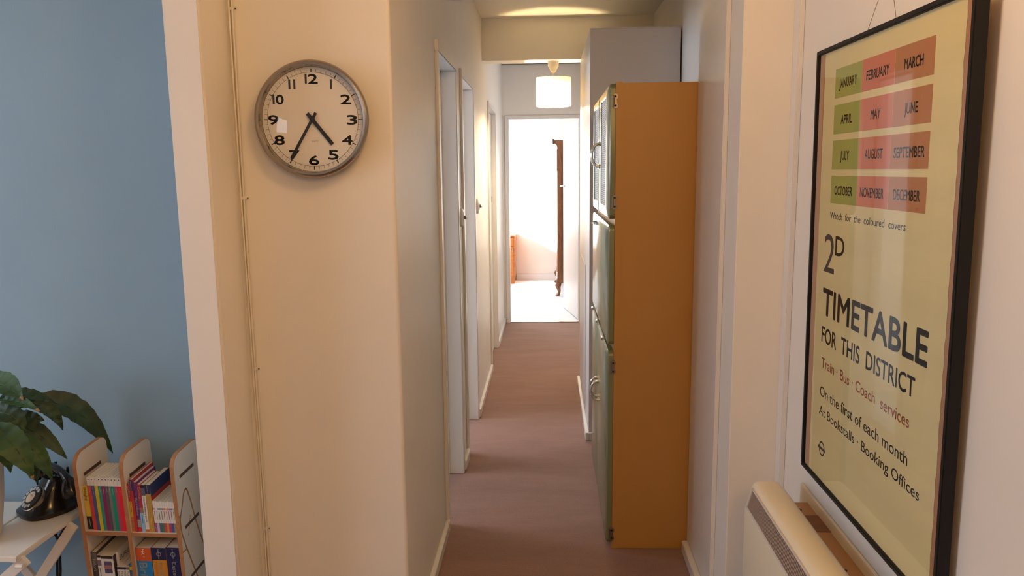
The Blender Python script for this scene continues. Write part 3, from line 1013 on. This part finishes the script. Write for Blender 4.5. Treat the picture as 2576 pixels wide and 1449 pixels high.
# engraved outline on the right side panel
eng = [[(-0.0, -0.190), (0.0122, -0.1882), (0.0294, -0.1578), (0.0402, -0.1322), (0.0500, -0.1235), (0.0586, -0.1219), (0.0640, -0.127), (0.0686, -0.1387), (0.0819, -0.1806), (0.0945, -0.2405), (0.1132, -0.3021), (0.1278, -0.3442), (0.140, -0.38)],
       [(0.0122, -0.1882), (0.0060, -0.200), (0.0045, -0.2123), (0.0050, -0.232), (0.0068, -0.251), (0.0225, -0.3039), (0.0396, -0.3529), (0.059, -0.4072), (0.0716, -0.4427), (0.10, -0.52)],
       [(0.001, -0.3125), (0.0203, -0.3143)], [(0.068, -0.2196), (0.0442, -0.279)]]
for i, ln in enumerate(eng):
    hw = 0.0031 if i < 3 else 0.0014
    mb = MB()
    for (a, b), (c, d_) in zip(ln[:-1], ln[1:]):
        t = Vector((c - a, d_ - b)).normalized()
        n = Vector((-t.y, t.x)) * hw
        e = t * hw * 0.6
        mb.prism([(a - e.x + n.x, b - e.y + n.y), (a - e.x - n.x, b - e.y - n.y), (c + e.x - n.x, d_ + e.y - n.y), (c + e.x + n.x, d_ + e.y + n.y)], 0, 0.3262, 0.3270)
    bcb(mb, 'engraved_line', M_PLY)

# ================================================================== BOOKS
M_PAGE = mat('book_pages', (0.70, 0.62, 0.50), 0.85, bump=0.2, bscale=400, stretch=(3, 0.05, 0.05))


def cmat(c, r=0.45):
    return mat('cover_%.3f_%.3f_%.3f' % c, c, r)


WHITE = (0.74, 0.70, 0.64)


def book(name, label, u, wz, t, h, dpt, col, bands=(), texts=(), v=0.008, lean=0.0, group=None, left=None, right=None, dots=()):
    """u,wz: left front bottom corner in bookcase space; bands (z0,z1,colour) on the spine; texts (body, ztop, length, cap, colour, xfrac)"""
    b = thing(name, label, 'book', (0, 0, 0), group=group, mw=BM @ Matrix.Translation((u, v, wz)) @ Matrix.Rotation(R(lean), 4, 'Y'))
    ct = min(0.0009, t * 0.12)
    z0 = (0, 0, 0)
    MB().box(0, t, 0, ct, 0, h).box(0, ct, ct, dpt, 0, h).box(t - ct, t, ct, dpt, 0, h).build('cover', cmat(col), b, off=z0)
    MB().box(ct, t - ct, ct, dpt - 0.002, 0.001, h - 0.0012).build('pages', M_PAGE, b, off=z0)
    for a, c, cc in bands:
        MB().box(0, t, -0.0003, 0.0001, a, c).build('spine_band', cmat(cc), b, off=z0)
    for body, zt, ln, cap, cc, xf in texts:
        if body == '#':   # print too small to read: a worn light strip
            MB().box(t * xf - cap * 0.22, t * xf + cap * 0.22, -0.0005, -0.0001, zt - ln, zt).build('spine_print', cmat(cc), b, off=z0)
            continue
        tx = text_mb(body, width=ln, cap=cap, bold=0.008)
        tx.xf(basis((t * xf - cap * 0.5, -0.0005, zt), (0, 0, -1), (1, 0, 0))).build('spine_title', cmat(cc), b, off=z0)
    for z in dots:
        MB().disc((0, 0, 0), 0.0017, 8, 0.0002).xf(basis((t * 0.5, -0.0004, z), (1, 0, 0), (0, 0, 1))).build('spine_dot', M_HOLE, b, off=z0)
    for sd, arr in (('l', left), ('r', right)):
        for (y0, y1, a, c, cc) in (arr or ()):
            x = -0.0003 if sd == 'l' else t
            MB().box(x, x + 0.0003, y0, y1, a, c).build('cover_panel', cmat(cc), b, off=z0)
    return b


SH = -0.249 + 0.0008
book('paperback_book', 'short yellow and black Shanghai guide against the bookcase left side', 0.0150, SH, 0.0165, 0.150, 0.10, (0.72, 0.52, 0.06), bands=((0, 0.045, (0.012, 0.012, 0.012)),), texts=(('Shanghai', 0.146, 0.046, 0.0085, (0.02, 0.02, 0.02), 0.5), ('#', 0.040, 0.03, 0.004, (0.35, 0.33, 0.3), 0.5)), v=0.014, lean=-0.8)
guides = [((0.62, 0.055, 0.045), 'coral red'), ((0.075, 0.085, 0.25), 'blue'), ((0.62, 0.52, 0.02), 'lemon yellow'), ((0.035, 0.26, 0.20), 'teal'), ((0.24, 0.02, 0.12), 'maroon'), ((0.10, 0.095, 0.10), 'charcoal'), ((0.16, 0.20, 0.20), 'slate grey'), ((0.0, 0.27, 0.17), 'emerald green'), ((0.42, 0.06, 0.12), 'crimson'), ((0.80, 0.01, 0.03), 'bright scarlet')]
uu = [0.0371, 0.0481, 0.0596, 0.0708, 0.0815, 0.0935, 0.1033, 0.1115, 0.1229, 0.1342, 0.1470]
for i, (c, nm) in enumerate(guides):
    t = uu[i + 1] - uu[i] - 0.0004
    book('guide_book', 'slim %s spined city guide with white top, upper left shelf' % nm, uu[i], SH, t, 0.183, 0.108, WHITE, bands=((0, 0.1555, c),), texts=(('#', 0.150, 0.024 if i % 3 == 1 else 0.015, 0.0034, tuple(0.5 * x + 0.28 for x in c), 0.5),), dots=(0.177,), lean=-0.6 + 0.06 * i, group='slim city guides with white tops')

US = SH
book('paperback_book', 'red and orange language guide beside the middle divider', 0.1645, US, 0.0105, 0.164, 0.105, (0.50, 0.03, 0.025), bands=((0.0, 0.050, (0.62, 0.16, 0.03)), (0.050, 0.105, (0.66, 0.46, 0.02))), texts=(('Collins', 0.157, 0.036, 0.0075, WHITE, 0.5), ('#', 0.103, 0.035, 0.004, (0.45, 0.05, 0.02), 0.5), ('french', 0.044, 0.032, 0.0075, (0.80, 0.55, 0.40), 0.5)))
book('paperback_book', 'dark blue and red paperback behind the red language guide', 0.1752, US, 0.0085, 0.180, 0.128, (0.42, 0.03, 0.03), bands=((0.142, 0.180, (0.02, 0.025, 0.10)),), texts=(('lonely planet', 0.176, 0.030, 0.0036, WHITE, 0.5),), v=0.006)
book('paperback_book', 'purple Barcelona guide on the upper right shelf', 0.1841, US, 0.0120, 0.171, 0.115, (0.14, 0.03, 0.17), bands=((0.0, 0.016, (0.55, 0.02, 0.03)), (0.016, 0.042, (0.34, 0.30, 0.28))), texts=(('Footprint', 0.166, 0.042, 0.0055, (0.42, 0.28, 0.48), 0.5), ('Barcelona', 0.118, 0.062, 0.0078, WHITE, 0.5)))
book('paperback_book', 'red and light blue German phrase book', 0.1966, US, 0.0118, 0.164, 0.10, (0.36, 0.025, 0.055), bands=((0.0, 0.066, (0.25, 0.50, 0.66)), (0.066, 0.084, (0.30, 0.16, 0.10))), texts=(('German', 0.156, 0.046, 0.0078, (0.78, 0.52, 0.28), 0.5), ('#', 0.060, 0.03, 0.004, (0.05, 0.10, 0.22), 0.5)))
book('paperback_book', 'white phrase book with black cap on its spine', 0.2089, US, 0.0122, 0.162, 0.10, WHITE, bands=((0.152, 0.162, (0.012, 0.012, 0.012)), (0.126, 0.152, (0.10, 0.11, 0.16)), (0.0, 0.009, (0.55, 0.15, 0.03))), texts=(('ITALIAN PHRASE BOOK', 0.122, 0.090, 0.0050, (0.10, 0.09, 0.08), 0.5),))
book('guide_book', 'ochre Southeast Asia guide with navy top, upper right shelf', 0.2216, US, 0.0170, 0.163, 0.125, (0.50, 0.27, 0.03), bands=((0.131, 0.163, (0.015, 0.02, 0.09)),), texts=(('Southeast Asia', 0.124, 0.066, 0.0070, WHITE, 0.5), ('#', 0.050, 0.044, 0.0048, (0.62, 0.45, 0.20), 0.5), ('lonely planet', 0.161, 0.027, 0.0036, WHITE, 0.5)), right=((0.001, 0.124, 0.122, 0.163, (0.015, 0.03, 0.12)), (0.001, 0.124, 0.0, 0.122, (0.42, 0.03, 0.025))))
tiny = [((0.35, 0.10, 0.30), 'purple'), ((0.55, 0.50, 0.48), 'grey'), ((0.10, 0.12, 0.24), 'navy'), ((0.06, 0.20, 0.12), 'green'), ((0.55, 0.08, 0.06), 'red'), ((0.65, 0.25, 0.08), 'orange'), ((0.50, 0.05, 0.12), 'wine'), ((0.05, 0.10, 0.35), 'blue'), ((0.30, 0.24, 0.14), 'olive')]
for i, (c, nm) in enumerate(tiny):
    t = 0.0073
    book('pocket_book', 'tiny white pocket book with %s spine foot, end of upper shelf' % nm, 0.2405 + i * 0.0078, US, t, 0.108 - 0.0012 * (i % 3), 0.11, WHITE, bands=((0.0, 0.032, c), (0.078, 0.084, tuple(min(0.7, x * 1.5 + 0.08) for x in c))), texts=(('#', 0.074, 0.030, 0.0028, tuple(x * 0.6 for x in c), 0.5),), group='tiny pocket books')

LS = -0.52 + 0.0008
book('guide_book', 'dark photo spined guide at the lower shelf left end', 0.0140, LS, 0.0180, 0.192, 0.13, (0.055, 0.048, 0.045), bands=((0.150, 0.190, (0.13, 0.115, 0.11)),), texts=(("Fodor's", 0.168, 0.044, 0.0100, WHITE, 0.5),))
book('hardback_book', 'thin pale hardback with black cap beside the photo spined guide', 0.0325, LS, 0.0125, 0.182, 0.14, WHITE, bands=((0.174, 0.182, (0.02, 0.015, 0.015)), (0.145, 0.165, (0.20, 0.14, 0.18))), texts=(('#', 0.135, 0.05, 0.0055, (0.15, 0.12, 0.10), 0.5),))
b = book('hardback_book', 'thick white hardback with a sunset picture on its spine', 0.0455, LS, 0.0400, 0.180, 0.145, WHITE, bands=((0.170, 0.180, (0.02, 0.015, 0.015)),), right=((0.002, 0.143, 0.0, 0.180, (0.03, 0.025, 0.025)),))
pm = MB().box(0.009, 0.034, -0.0006, -0.0002, 0.118, 0.161).build('spine_picture', cmat((0.09, 0.08, 0.16)), b, off=(0, 0, 0))
MB().box(0.009, 0.034, -0.0009, -0.0005, 0.134, 0.147).build('sunset_band', cmat((0.36, 0.16, 0.14)), pm, off=(0, 0, 0))
b = book('hardback_book', 'white Europe atlas pushed back behind the small white guides', 0.0865, LS, 0.0080, 0.184, 0.120, WHITE, v=0.024)
tx = text_mb('EUROPE', width=0.085, cap=0.016, bold=0.004)
tx.xf(basis((0.0083, 0.006, 0.152), (0, 1, 0), (0, 0, 1))).build('cover_title', cmat((0.16, 0.13, 0.11)), b, off=(0, 0, 0))
for i in range(4):
    book('pocket_guide', 'white top ten city guide with dark cap, %s of four' % ('leftmost', 'second', 'third', 'rightmost')[i], 0.0955 + i * 0.0102, LS, 0.0098, 0.143 - (i % 2) * 0.001, 0.10, WHITE, bands=((0.133, 0.142, (0.02, 0.015, 0.012) if i < 3 else (0.16, 0.10, 0.06)),), texts=(('TOP 10', 0.128, 0.035, 0.0060, (0.12, 0.11, 0.10), 0.5),), group='top ten city guides')
book('guide_book', 'blue city guide with yellow patch by the lower middle divider', 0.1372, LS, 0.0110, 0.152, 0.11, (0.03, 0.10, 0.22), bands=((0.132, 0.144, (0.62, 0.45, 0.03)),), texts=(('CITY', 0.126, 0.025, 0.0065, (0.60, 0.62, 0.62), 0.5),))
book('guide_book', 'thick orange and blue Britain guide on the lower shelf', 0.1655, LS, 0.0500, 0.213, 0.13, (0.02, 0.22, 0.52), bands=((0.167, 0.213, (0.62, 0.10, 0.02)),), texts=(('Britain', 0.160, 0.110, 0.0270, WHITE, 0.42), ('#', 0.184, 0.004, 0.014, (0.70, 0.30, 0.16), 0.5)))
book('guide_book', 'thick navy and orange guide titled southeast, lower shelf', 0.2175, LS, 0.0470, 0.215, 0.13, (0.62, 0.25, 0.025), bands=((0.172, 0.215, (0.014, 0.016, 0.07)),), texts=(('southeast asia', 0.165, 0.150, 0.0130, WHITE, 0.62), ('on a shoestring', 0.165, 0.110, 0.0065, (0.75, 0.50, 0.25), 0.26), ('lonely planet', 0.211, 0.036, 0.0050, WHITE, 0.5)))
book('guide_book', 'thick navy guide titled Eastern beside the right bookcase side', 0.2665, LS, 0.0440, 0.217, 0.13, (0.014, 0.016, 0.08), texts=(('Eastern Europe', 0.165, 0.140, 0.0130, WHITE, 0.5), ('lonely planet', 0.213, 0.036, 0.0050, WHITE, 0.5)))
for nm in ('thick navy and orange guide titled southeast, lower shelf', 'thick navy guide titled Eastern beside the right bookcase side'):
    b = [o for o in bpy.data.objects if o.get('label') == nm][0]
    rg = flat_ring(0.0065, 0.0075, 0, 24)
    rg.xf(basis((0.0235 if 'orange' in nm else 0.022, -0.0006, 0.193), (1, 0, 0), (0, 0, 1))).build('spine_emblem', cmat(WHITE), b, off=(0, 0, 0))
b = [o for o in bpy.data.objects if o.get('label') == 'thick orange and blue Britain guide on the lower shelf'][0]
# running-figure emblem on the orange band
fig = MB()
for a, c, r_ in (((0.024, 0.205), (0.0225, 0.196), 0.0018), ((0.0225, 0.196), (0.028, 0.191), 0.0014), ((0.0225, 0.196), (0.018, 0.189), 0.0014), ((0.024, 0.203), (0.030, 0.200), 0.0011), ((0.024, 0.203), (0.018, 0.200), 0.0011)):
    fig.tube([(a[0], -0.0004, a[1]), (c[0], -0.0004, c[1])], r_ * 0.6, 6)
fig.add(MB().disc((0, 0, 0), 0.0022, 10, 0.0003).xf(basis((0.0252, -0.0003, 0.2085), (1, 0, 0), (0, 0, 1)))).build('spine_emblem', cmat(WHITE), b, off=(0, 0, 0))

# ================================================================== SIDE TABLE
M_TWHITE = mat('white_painted_wood', (0.74, 0.69, 0.62), 0.4, bump=0.05, bscale=25, stretch=(8, 1, 8))
tb = thing('side_table', 'white folding slatted side table left of the bookcase', 'table', (-1.75, 2.1, 0))
x = -1.5265
for i in range(3):
    MB().box(x - 0.175, x, 1.978, 2.345, 0.432, 0.450).build('tabletop_plank', M_TWHITE, tb, bevel=0.002)
    x -= 0.180
for y in (1.995, 2.215):
    for sgn in (1, -1):
        xa, xb_ = (-1.515, -2.02) if y < 2.1 else (-1.512, -1.815)
        x0, x1 = (xa, xb_) if sgn == 1 else (xb_, xa)
        yy = y + (0.014 if sgn == -1 else 0)
        z0, z1 = 0.430, 0.0
        dx = Vector((x1 - x0, z1 - z0)).normalized()
        n = Vector((-dx.y, dx.x)) * 0.016
        MB().prism([(x0 + n.x, z0 + n.y), (x0 - n.x, z0 - n.y), (x1 - n.x, max(0, z1 - n.y)), (x1 + n.x, max(0, z1 + n.y))], 1, yy, yy + 0.013).build('leg', M_TWHITE, tb, bevel=0.0015)
MB().tube([(-1.535, 1.984, 0.418), (-1.515, 1.984, 0.418)], 0.006, 8).build('bolt', M_TWHITE, tb)

# ================================================================== TELEPHONE
M_BAK = mat('black_bakelite', (0.014, 0.011, 0.010), 0.16)
ph = thing('rotary_telephone', 'black bakelite rotary telephone on the white side table', 'telephone', (0, 0, 0), mw=Matrix.Translation((-1.634, 2.285, 0.450)) @ Matrix.Rotation(R(-32), 4, 'Z'))
Z = (0, 0, 0)


def oval(cx_, cy_, rx, ry, z, n=32, e=2.6):
    p = []
    for k in range(n):
        t = 2 * math.pi * k / n
        c, s = math.cos(t), math.sin(t)
        p.append((cx_ + rx * math.copysign(abs(c) ** (2 / e), c), cy_ + ry * math.copysign(abs(s) ** (2 / e), s), z))
    return p


MB().rings([oval(0, 0, 0.076, 0.082, 0), oval(0, 0, 0.080, 0.086, 0.006), oval(0, 0, 0.080, 0.086, 0.016), oval(0, 0.002, 0.074, 0.080, 0.022), oval(0, 0.006, 0.066, 0.070, 0.034), oval(0, 0.012, 0.056, 0.057, 0.056), oval(0, 0.020, 0.046, 0.040, 0.080), oval(0, 0.024, 0.043, 0.030, 0.100), oval(0, 0.025, 0.044, 0.027, 0.108)]).build('body', M_BAK, ph, smooth=True, off=Z)
# dial, tilted on the sloping front
DF = Matrix.Translation((0, -0.040, 0.053)) @ Matrix.Rotation(R(46), 4, 'X')
MB().lathe([(0.046, -0.018), (0.044, 0.004), (0.041, 0.006)], 36).xf(DF).build('dial_ring', mat('dial_brass', (0.30, 0.22, 0.15), 0.35, 0.8), ph, smooth=True, off=Z)
MB().lathe([(0.041, 0.002), (0.041, 0.0075)], 36).xf(DF).build('number_plate', mat('number_plate', (0.05, 0.045, 0.04), 0.4), ph, off=Z)
dw = MB().lathe([(0.0385, 0.009), (0.0385, 0.0105), (0.022, 0.0125), (0.020, 0.0130)], 36).xf(DF).build('finger_wheel', M_BAK, ph, smooth=True, off=Z)
for k in range(10):
    a = R(60 + 27.5 * k)
    c = (0.0305 * math.cos(a), 0.0305 * math.sin(a), 0.0114)
    MB().lathe([(0.0062, 0), (0.0062, 0.0008)], 14).xf(DF @ Matrix.Translation(c)).build('finger_hole', mat('finger_hole_grey', (0.36, 0.33, 0.30), 0.4), dw, off=Z)
MB().lathe([(0.0185, 0.0128), (0.0185, 0.0138)], 28).xf(DF).build('number_card', mat('number_card', (0.55, 0.40, 0.26), 0.6), dw, off=Z)
for dy, hw_ in ((0.006, 0.008), (0.002, 0.005)):
    MB().box(-hw_, hw_, dy, dy + 0.0018, 0.0138, 0.0141).xf(DF).build('card_print', mat('grey_card_print', (0.14, 0.10, 0.07), 0.7), dw, off=Z)
# cradle
for s in (-1, 1):
    MB().rings([oval(s * 0.036, 0.026, 0.012, 0.030, 0.104, 14), oval(s * 0.040, 0.026, 0.011, 0.028, 0.116, 14)]).build('cradle', M_BAK, ph, smooth=True, off=Z)
    for yy in (0.002, 0.050):
        MB().tube([(s * 0.040, yy, 0.112), (s * 0.041, yy + (0.003 if yy > 0.02 else -0.003), 0.138)], [0.006, 0.004], 8).build('cradle_prong', M_BAK, ph, smooth=True, off=Z)
# handset
path = []
rad = []
for k in range(17):
    t = -1 + 2 * k / 16
    path.append((0.103 * t, 0.026, 0.138 - 0.030 * abs(t) ** 2.5))
    rad.append(0.0125 if abs(t) < 0.75 else 0.0125 + 0.003 * (abs(t) - 0.75) * 4)
hs = MB().tube(path, rad, 14).build('handset', M_BAK, ph, smooth=True, off=Z)
MB().lathe([(0.013, 0.010), (0.022, -0.002), (0.027, -0.016), (0.0275, -0.030), (0.024, -0.034)], 24).xf(Matrix.Translation((-0.104, 0.026, 0.112)) @ Matrix.Rotation(R(28), 4, 'Y')).build('earpiece', M_BAK, hs, smooth=True, off=Z)
MB().lathe([(0.013, 0.010), (0.020, -0.002), (0.027, -0.020), (0.029, -0.046), (0.025, -0.052)], 24).xf(Matrix.Translation((0.098, 0.026, 0.112)) @ Matrix.Rotation(R(-24), 4, 'Y')).build('mouthpiece', M_BAK, hs, smooth=True, off=Z)
MB().tube([(-0.112, 0.022, 0.085), (-0.088, 0.010, 0.065), (-0.072, 0.02, 0.04), (-0.062, 0.05, 0.02)], 0.0035, 8).build('handset_cord', M_BAK, ph, smooth=True, off=Z)
tc_ = MB().tube([(-1.610, 2.352, 0.452), (-1.615, 2.366, 0.42), (-1.628, 2.362, 0.37), (-1.655, 2.355, 0.325), (-1.664, 2.352, 0.298), (-1.672, 2.352, 0.24), (-1.676, 2.35, 0.18), (-1.70, 2.34, 0.06), (-1.72, 2.30, 0.006)], 0.0042, 8).build('telephone_cable', M_BAK, smooth=True)
tc_.data.transform(Matrix.Identity(4))
tag(tc_, 'black telephone cable hanging behind the side table', 'cable')
tc2 = MB().tube([(-1.685, 2.366, 0.432), (-1.683, 2.364, 0.375), (-1.676, 2.360, 0.33), (-1.6655, 2.361, 0.300), (-1.667, 2.361, 0.25), (-1.671, 2.361, 0.19), (-1.68, 2.35, 0.10), (-1.69, 2.32, 0.006)], 0.0042, 8).build('lamp_cable', M_BAK, smooth=True)
tag(tc2, 'second black cable joining the telephone cable under the table', 'cable')

# ================================================================== POTTED PLANT
M_LEAF = mat('leaf_green', (0.021, 0.046, 0.012), 0.5, var=0.35, vscale=14)
M_LEAF2 = mat('bright_leaf_green', (0.031, 0.078, 0.014), 0.48, var=0.3, vscale=14)
M_TIP = mat('dry_leaf_tip', (0.30, 0.19, 0.07), 0.6)
pt = thing('potted_plant', 'dark green broad leaved plant drooping over the telephone', 'plant', (-1.724, 2.08, 0.45))
MB().lathe([(0.055, 0.0), (0.068, 0.01), (0.083, 0.12), (0.092, 0.235), (0.098, 0.240), (0.098, 0.252), (0.090, 0.252), (0.086, 0.22), (0.0, 0.215)], 36).xf(Matrix.Translation((-1.724, 2.08, 0.45))).build('pot', mat('cream_pot', (0.62, 0.54, 0.46), 0.5), pt, smooth=True)
MB().lathe([(0.086, 0.216), (0.05, 0.226), (0.0, 0.228)], 24).xf(Matrix.Translation((-1.724, 2.08, 0.45))).build('soil', mat('soil', (0.03, 0.02, 0.014), 0.95, bump=0.6, bscale=80), pt)
leaves = [((-1.705, 2.16, 0.916), (-1.621, 2.14, 0.928), (-1.545, 2.1, 0.882), 0.075, 1), ((-1.692, 2.2, 0.854), (-1.601, 2.2, 0.884), (-1.502, 2.18, 0.844), 0.040, 0), ((-1.633, 2.13, 0.87), (-1.556, 2.1, 0.883), (-1.485, 2.08, 0.853), 0.034, 1), ((-1.643, 2.25, 0.813), (-1.54, 2.34, 0.848), (-1.468, 2.395, 0.602), 0.078, 0), ((-1.643, 2.22, 0.829), (-1.559, 2.25, 0.834), (-1.548, 2.27, 0.725), 0.045, 0),
          ((-1.663, 2.15, 0.792), (-1.552, 2.15, 0.797), (-1.469, 2.16, 0.672), 0.058, 0), ((-1.631, 2.06, 0.807), (-1.521, 2.02, 0.796), (-1.489, 2.03, 0.666), 0.080, 1), ((-1.605, 2.1, 0.763), (-1.509, 2.09, 0.752), (-1.488, 2.11, 0.627), 0.058, 1), ((-1.575, 2.12, 0.718), (-1.544, 2.12, 0.668), (-1.544, 2.12, 0.613), 0.036, 0), ((-1.628, 2.04, 0.808), (-1.552, 2.02, 0.778), (-1.553, 2.03, 0.683), 0.055, 1),
          ((-1.673, 2.12, 0.83), (-1.583, 2.1, 0.859), (-1.542, 2.1, 0.782), 0.065, 0), ((-1.712, 2.18, 0.772), (-1.61, 2.2, 0.801), (-1.556, 2.2, 0.781), 0.055, 0), ((-1.657, 2.16, 0.791), (-1.614, 2.18, 0.757), (-1.586, 2.2, 0.662), 0.055, 0),
          ((-1.70, 2.03, 0.84), (-1.64, 1.99, 0.86), (-1.60, 1.98, 0.78), 0.07, 1), ((-1.75, 2.15, 0.90), (-1.80, 2.2, 1.0), (-1.86, 2.22, 0.93), 0.075, 0), ((-1.76, 2.05, 0.86), (-1.86, 1.98, 0.90), (-1.93, 1.93, 0.80), 0.08, 1), ((-1.76, 2.10, 0.90), (-1.88, 2.12, 0.96), (-1.98, 2.12, 0.84), 0.08, 0)]
view = Vector((0, 0, 1.53))
hub = Vector((-1.735, 2.08, 0.80))
for i, (a, b, c, wd, br) in enumerate(leaves):
    a, b, c = Vector(a), Vector(b), Vector(c)
    mb = MB()
    N = 20
    for j in range(N + 1):
        t = j / N
        p = a * (1 - t) ** 2 + b * 2 * t * (1 - t) + c * t * t
        tg = ((b - a) * (1 - t) + (c - b) * t).normalized()
        nrm = Vector((0.35, -0.75, 0.75)).normalized()
        sd = tg.cross(nrm).normalized()
        up = sd.cross(tg).normalized()
        hw = wd * 0.5 * max(0.02, (math.sin(math.pi * min(1, t ** 0.8 * 0.97 + 0.03)) ** 0.85)) * (1 + 0.07 * (j % 2) * math.sin(math.pi * t))
        fold = 0.28 * hw
        for s in (-1, -0.5, 0, 0.5, 1):
            mb.v.append(tuple(p + sd * hw * s + up * fold * (abs(s)) + up * 0.003 * math.sin(j * 1.9 + s * 2)))
    for j in range(N):
        for s in range(4):
            q0 = j * 5 + s
            mb.f.append((q0, q0 + 1, q0 + 6, q0 + 5))
    lo = mb.build('leaf', M_LEAF2 if br else M_LEAF, pt, smooth=True)
    MB().tube([tuple(a * (1 - t) ** 2 + b * 2 * t * (1 - t) + c * t * t) for t in [k / 8 for k in range(9)]], [0.0022 - 0.0018 * k / 8 for k in range(9)], 5).build('midrib', M_LEAF2, lo, smooth=True)
    MB().tube([tuple(hub + Vector((0, 0, -0.10 + 0.004 * i))), tuple((hub + a) / 2 + Vector((0, 0, 0.01))), tuple(a)], 0.003, 6).build('stalk', M_LEAF2, pt, smooth=True)
    if i in (0, 2, 6):
        tg = (c - b).normalized()
        MB().tube([tuple(c - tg * 0.008), tuple(c + tg * 0.004)], [0.006, 0.001], 6).build('dry_tip', M_TIP, lo, smooth=True)
MB().tube([(-1.724, 2.08, 0.66), (-1.727, 2.08, 0.80), (-1.74, 2.09, 0.90)], [0.010, 0.009, 0.005], 8).build('stem', mat('woody_stem', (0.10, 0.07, 0.04), 0.8), pt, smooth=True)

# ================================================================== BEDROOM FURNITURE
M_MAH = wood('mahogany', (0.13, 0.045, 0.018), (0.25, 0.10, 0.04), (14, 14, 1.2), 0.25)
wr = thing('wardrobe', 'dark mahogany wardrobe on carved legs in the bedroom', 'wardrobe', (0.45, 9.85, 0))
WX, WY = 0.128, 9.26
MB().box(WX, 0.80, WY, 10.45, 0.215, 1.80).build('carcass', M_MAH, wr, bevel=0.004)
MB().box(WX - 0.006, WX + 0.050, WY - 0.010, WY + 0.04, 0.215, 1.80).build('stile', M_MAH, wr, bevel=0.003)
MB().prism([(WX - 0.008, 1.80), (0.80, 1.80), (0.80, 1.885), (WX - 0.055, 1.885), (WX - 0.052, 1.865), (WX - 0.030, 1.840), (WX - 0.012, 1.825)], 1, WY - 0.012, 10.47).build('cornice', M_MAH, wr, bevel=0.003)
MB().box(WX - 0.060, WX - 0.045, WY - 0.02, 10.47, 1.835, 1.90).build('cornice_moulding', mat('dark_moulding', (0.05, 0.03, 0.03), 0.3), wr, bevel=0.003)
MB().box(WX - 0.014, 0.80, WY - 0.014, 10.455, 0.160, 0.222).build('plinth_rail', M_MAH, wr, bevel=0.006)
for lx, sx in ((WX + 0.012, -1), (0.76, 1)):
    for ly, sy in ((WY + 0.012, -1), (10.43, 1)):
        rs = []
        for z, ox, rr in ((0.165, 0.0, 0.034), (0.135, 0.010, 0.036), (0.10, 0.006, 0.027), (0.065, -0.004, 0.019), (0.04, 0.0, 0.018), (0.022, 0.014, 0.024), (0.008, 0.018, 0.026), (0.0, 0.016, 0.021)):
            rs.append([(lx + sx * ox + rr * math.cos(2 * math.pi * k / 12), ly + sy * ox * 0.6 + rr * math.sin(2 * math.pi * k / 12), z) for k in range(12)])
        MB().rings(rs).build('leg', M_MAH, wr, smooth=True)
MB().box(WX - 0.010, WX - 0.006, WY + 0.005, WY + 0.018, 1.52, 1.78).build('carved_strip', M_DARK, wr)
for y0 in (9.83, 9.90):
    MB().tube([(WX - 0.004, y0, 1.49), (WX - 0.03, y0, 1.475), (WX - 0.032, y0, 1.455), (WX - 0.022, y0, 1.44), (WX - 0.032, y0, 1.425), (WX - 0.03, y0, 1.405), (WX - 0.004, y0, 1.39)], 0.004, 8).build('handle', mat('dull_brass', (0.25, 0.22, 0.20), 0.3, 1.0), wr, smooth=True)
for y0, y1 in ((9.32, 9.86), (9.88, 10.41)):
    MB().box(WX - 0.004, WX + 0.004, y0, y1, 0.26, 1.76).build('door', M_MAH, wr, bevel=0.002)
for k in range(2):
    MB().box(WX - 0.016, WX - 0.004, WY - 0.013, WY + 0.028, 0.285 - 0.022 * k, 0.293 - 0.022 * k).build('moulding_band', mat('pale_gilt', (0.7, 0.6, 0.5), 0.3), wr)

M_TEAK = wood('orange_veneer', (0.44, 0.14, 0.030), (0.60, 0.22, 0.05), (2, 2, 12), 0.3)
bd = thing('bedside_cabinet', 'glossy orange wooden bedside cabinet at the bedroom wall', 'cabinet', (-0.7, 10.46, 0))
MB().box(-0.94, -0.444, 10.31, 10.655, 0.075, 0.645).build('carcass', M_TEAK, bd, bevel=0.004)
MB().box(-0.95, -0.436, 10.29, 10.658, 0.645, 0.668).build('top', M_TEAK, bd, bevel=0.006)
MB().box(-0.92, -0.452, 10.325, 10.65, 0.0, 0.075).build('plinth', M_TEAK, bd, bevel=0.002)
MB().box(-0.93, -0.462, 10.297, 10.31, 0.52, 0.636).build('drawer', M_TEAK, bd, bevel=0.003)
dd = MB().box(-0.93, -0.462, 10.297, 10.31, 0.09, 0.510).build('door', M_TEAK, bd, bevel=0.003)
MB().box(-0.472, -0.464, 10.28, 10.30, 0.435, 0.490).build('handle', M_CHROME, dd, bevel=0.002)

for o in bpy.data.objects:
    if '_base' in o:
        del o['_base']
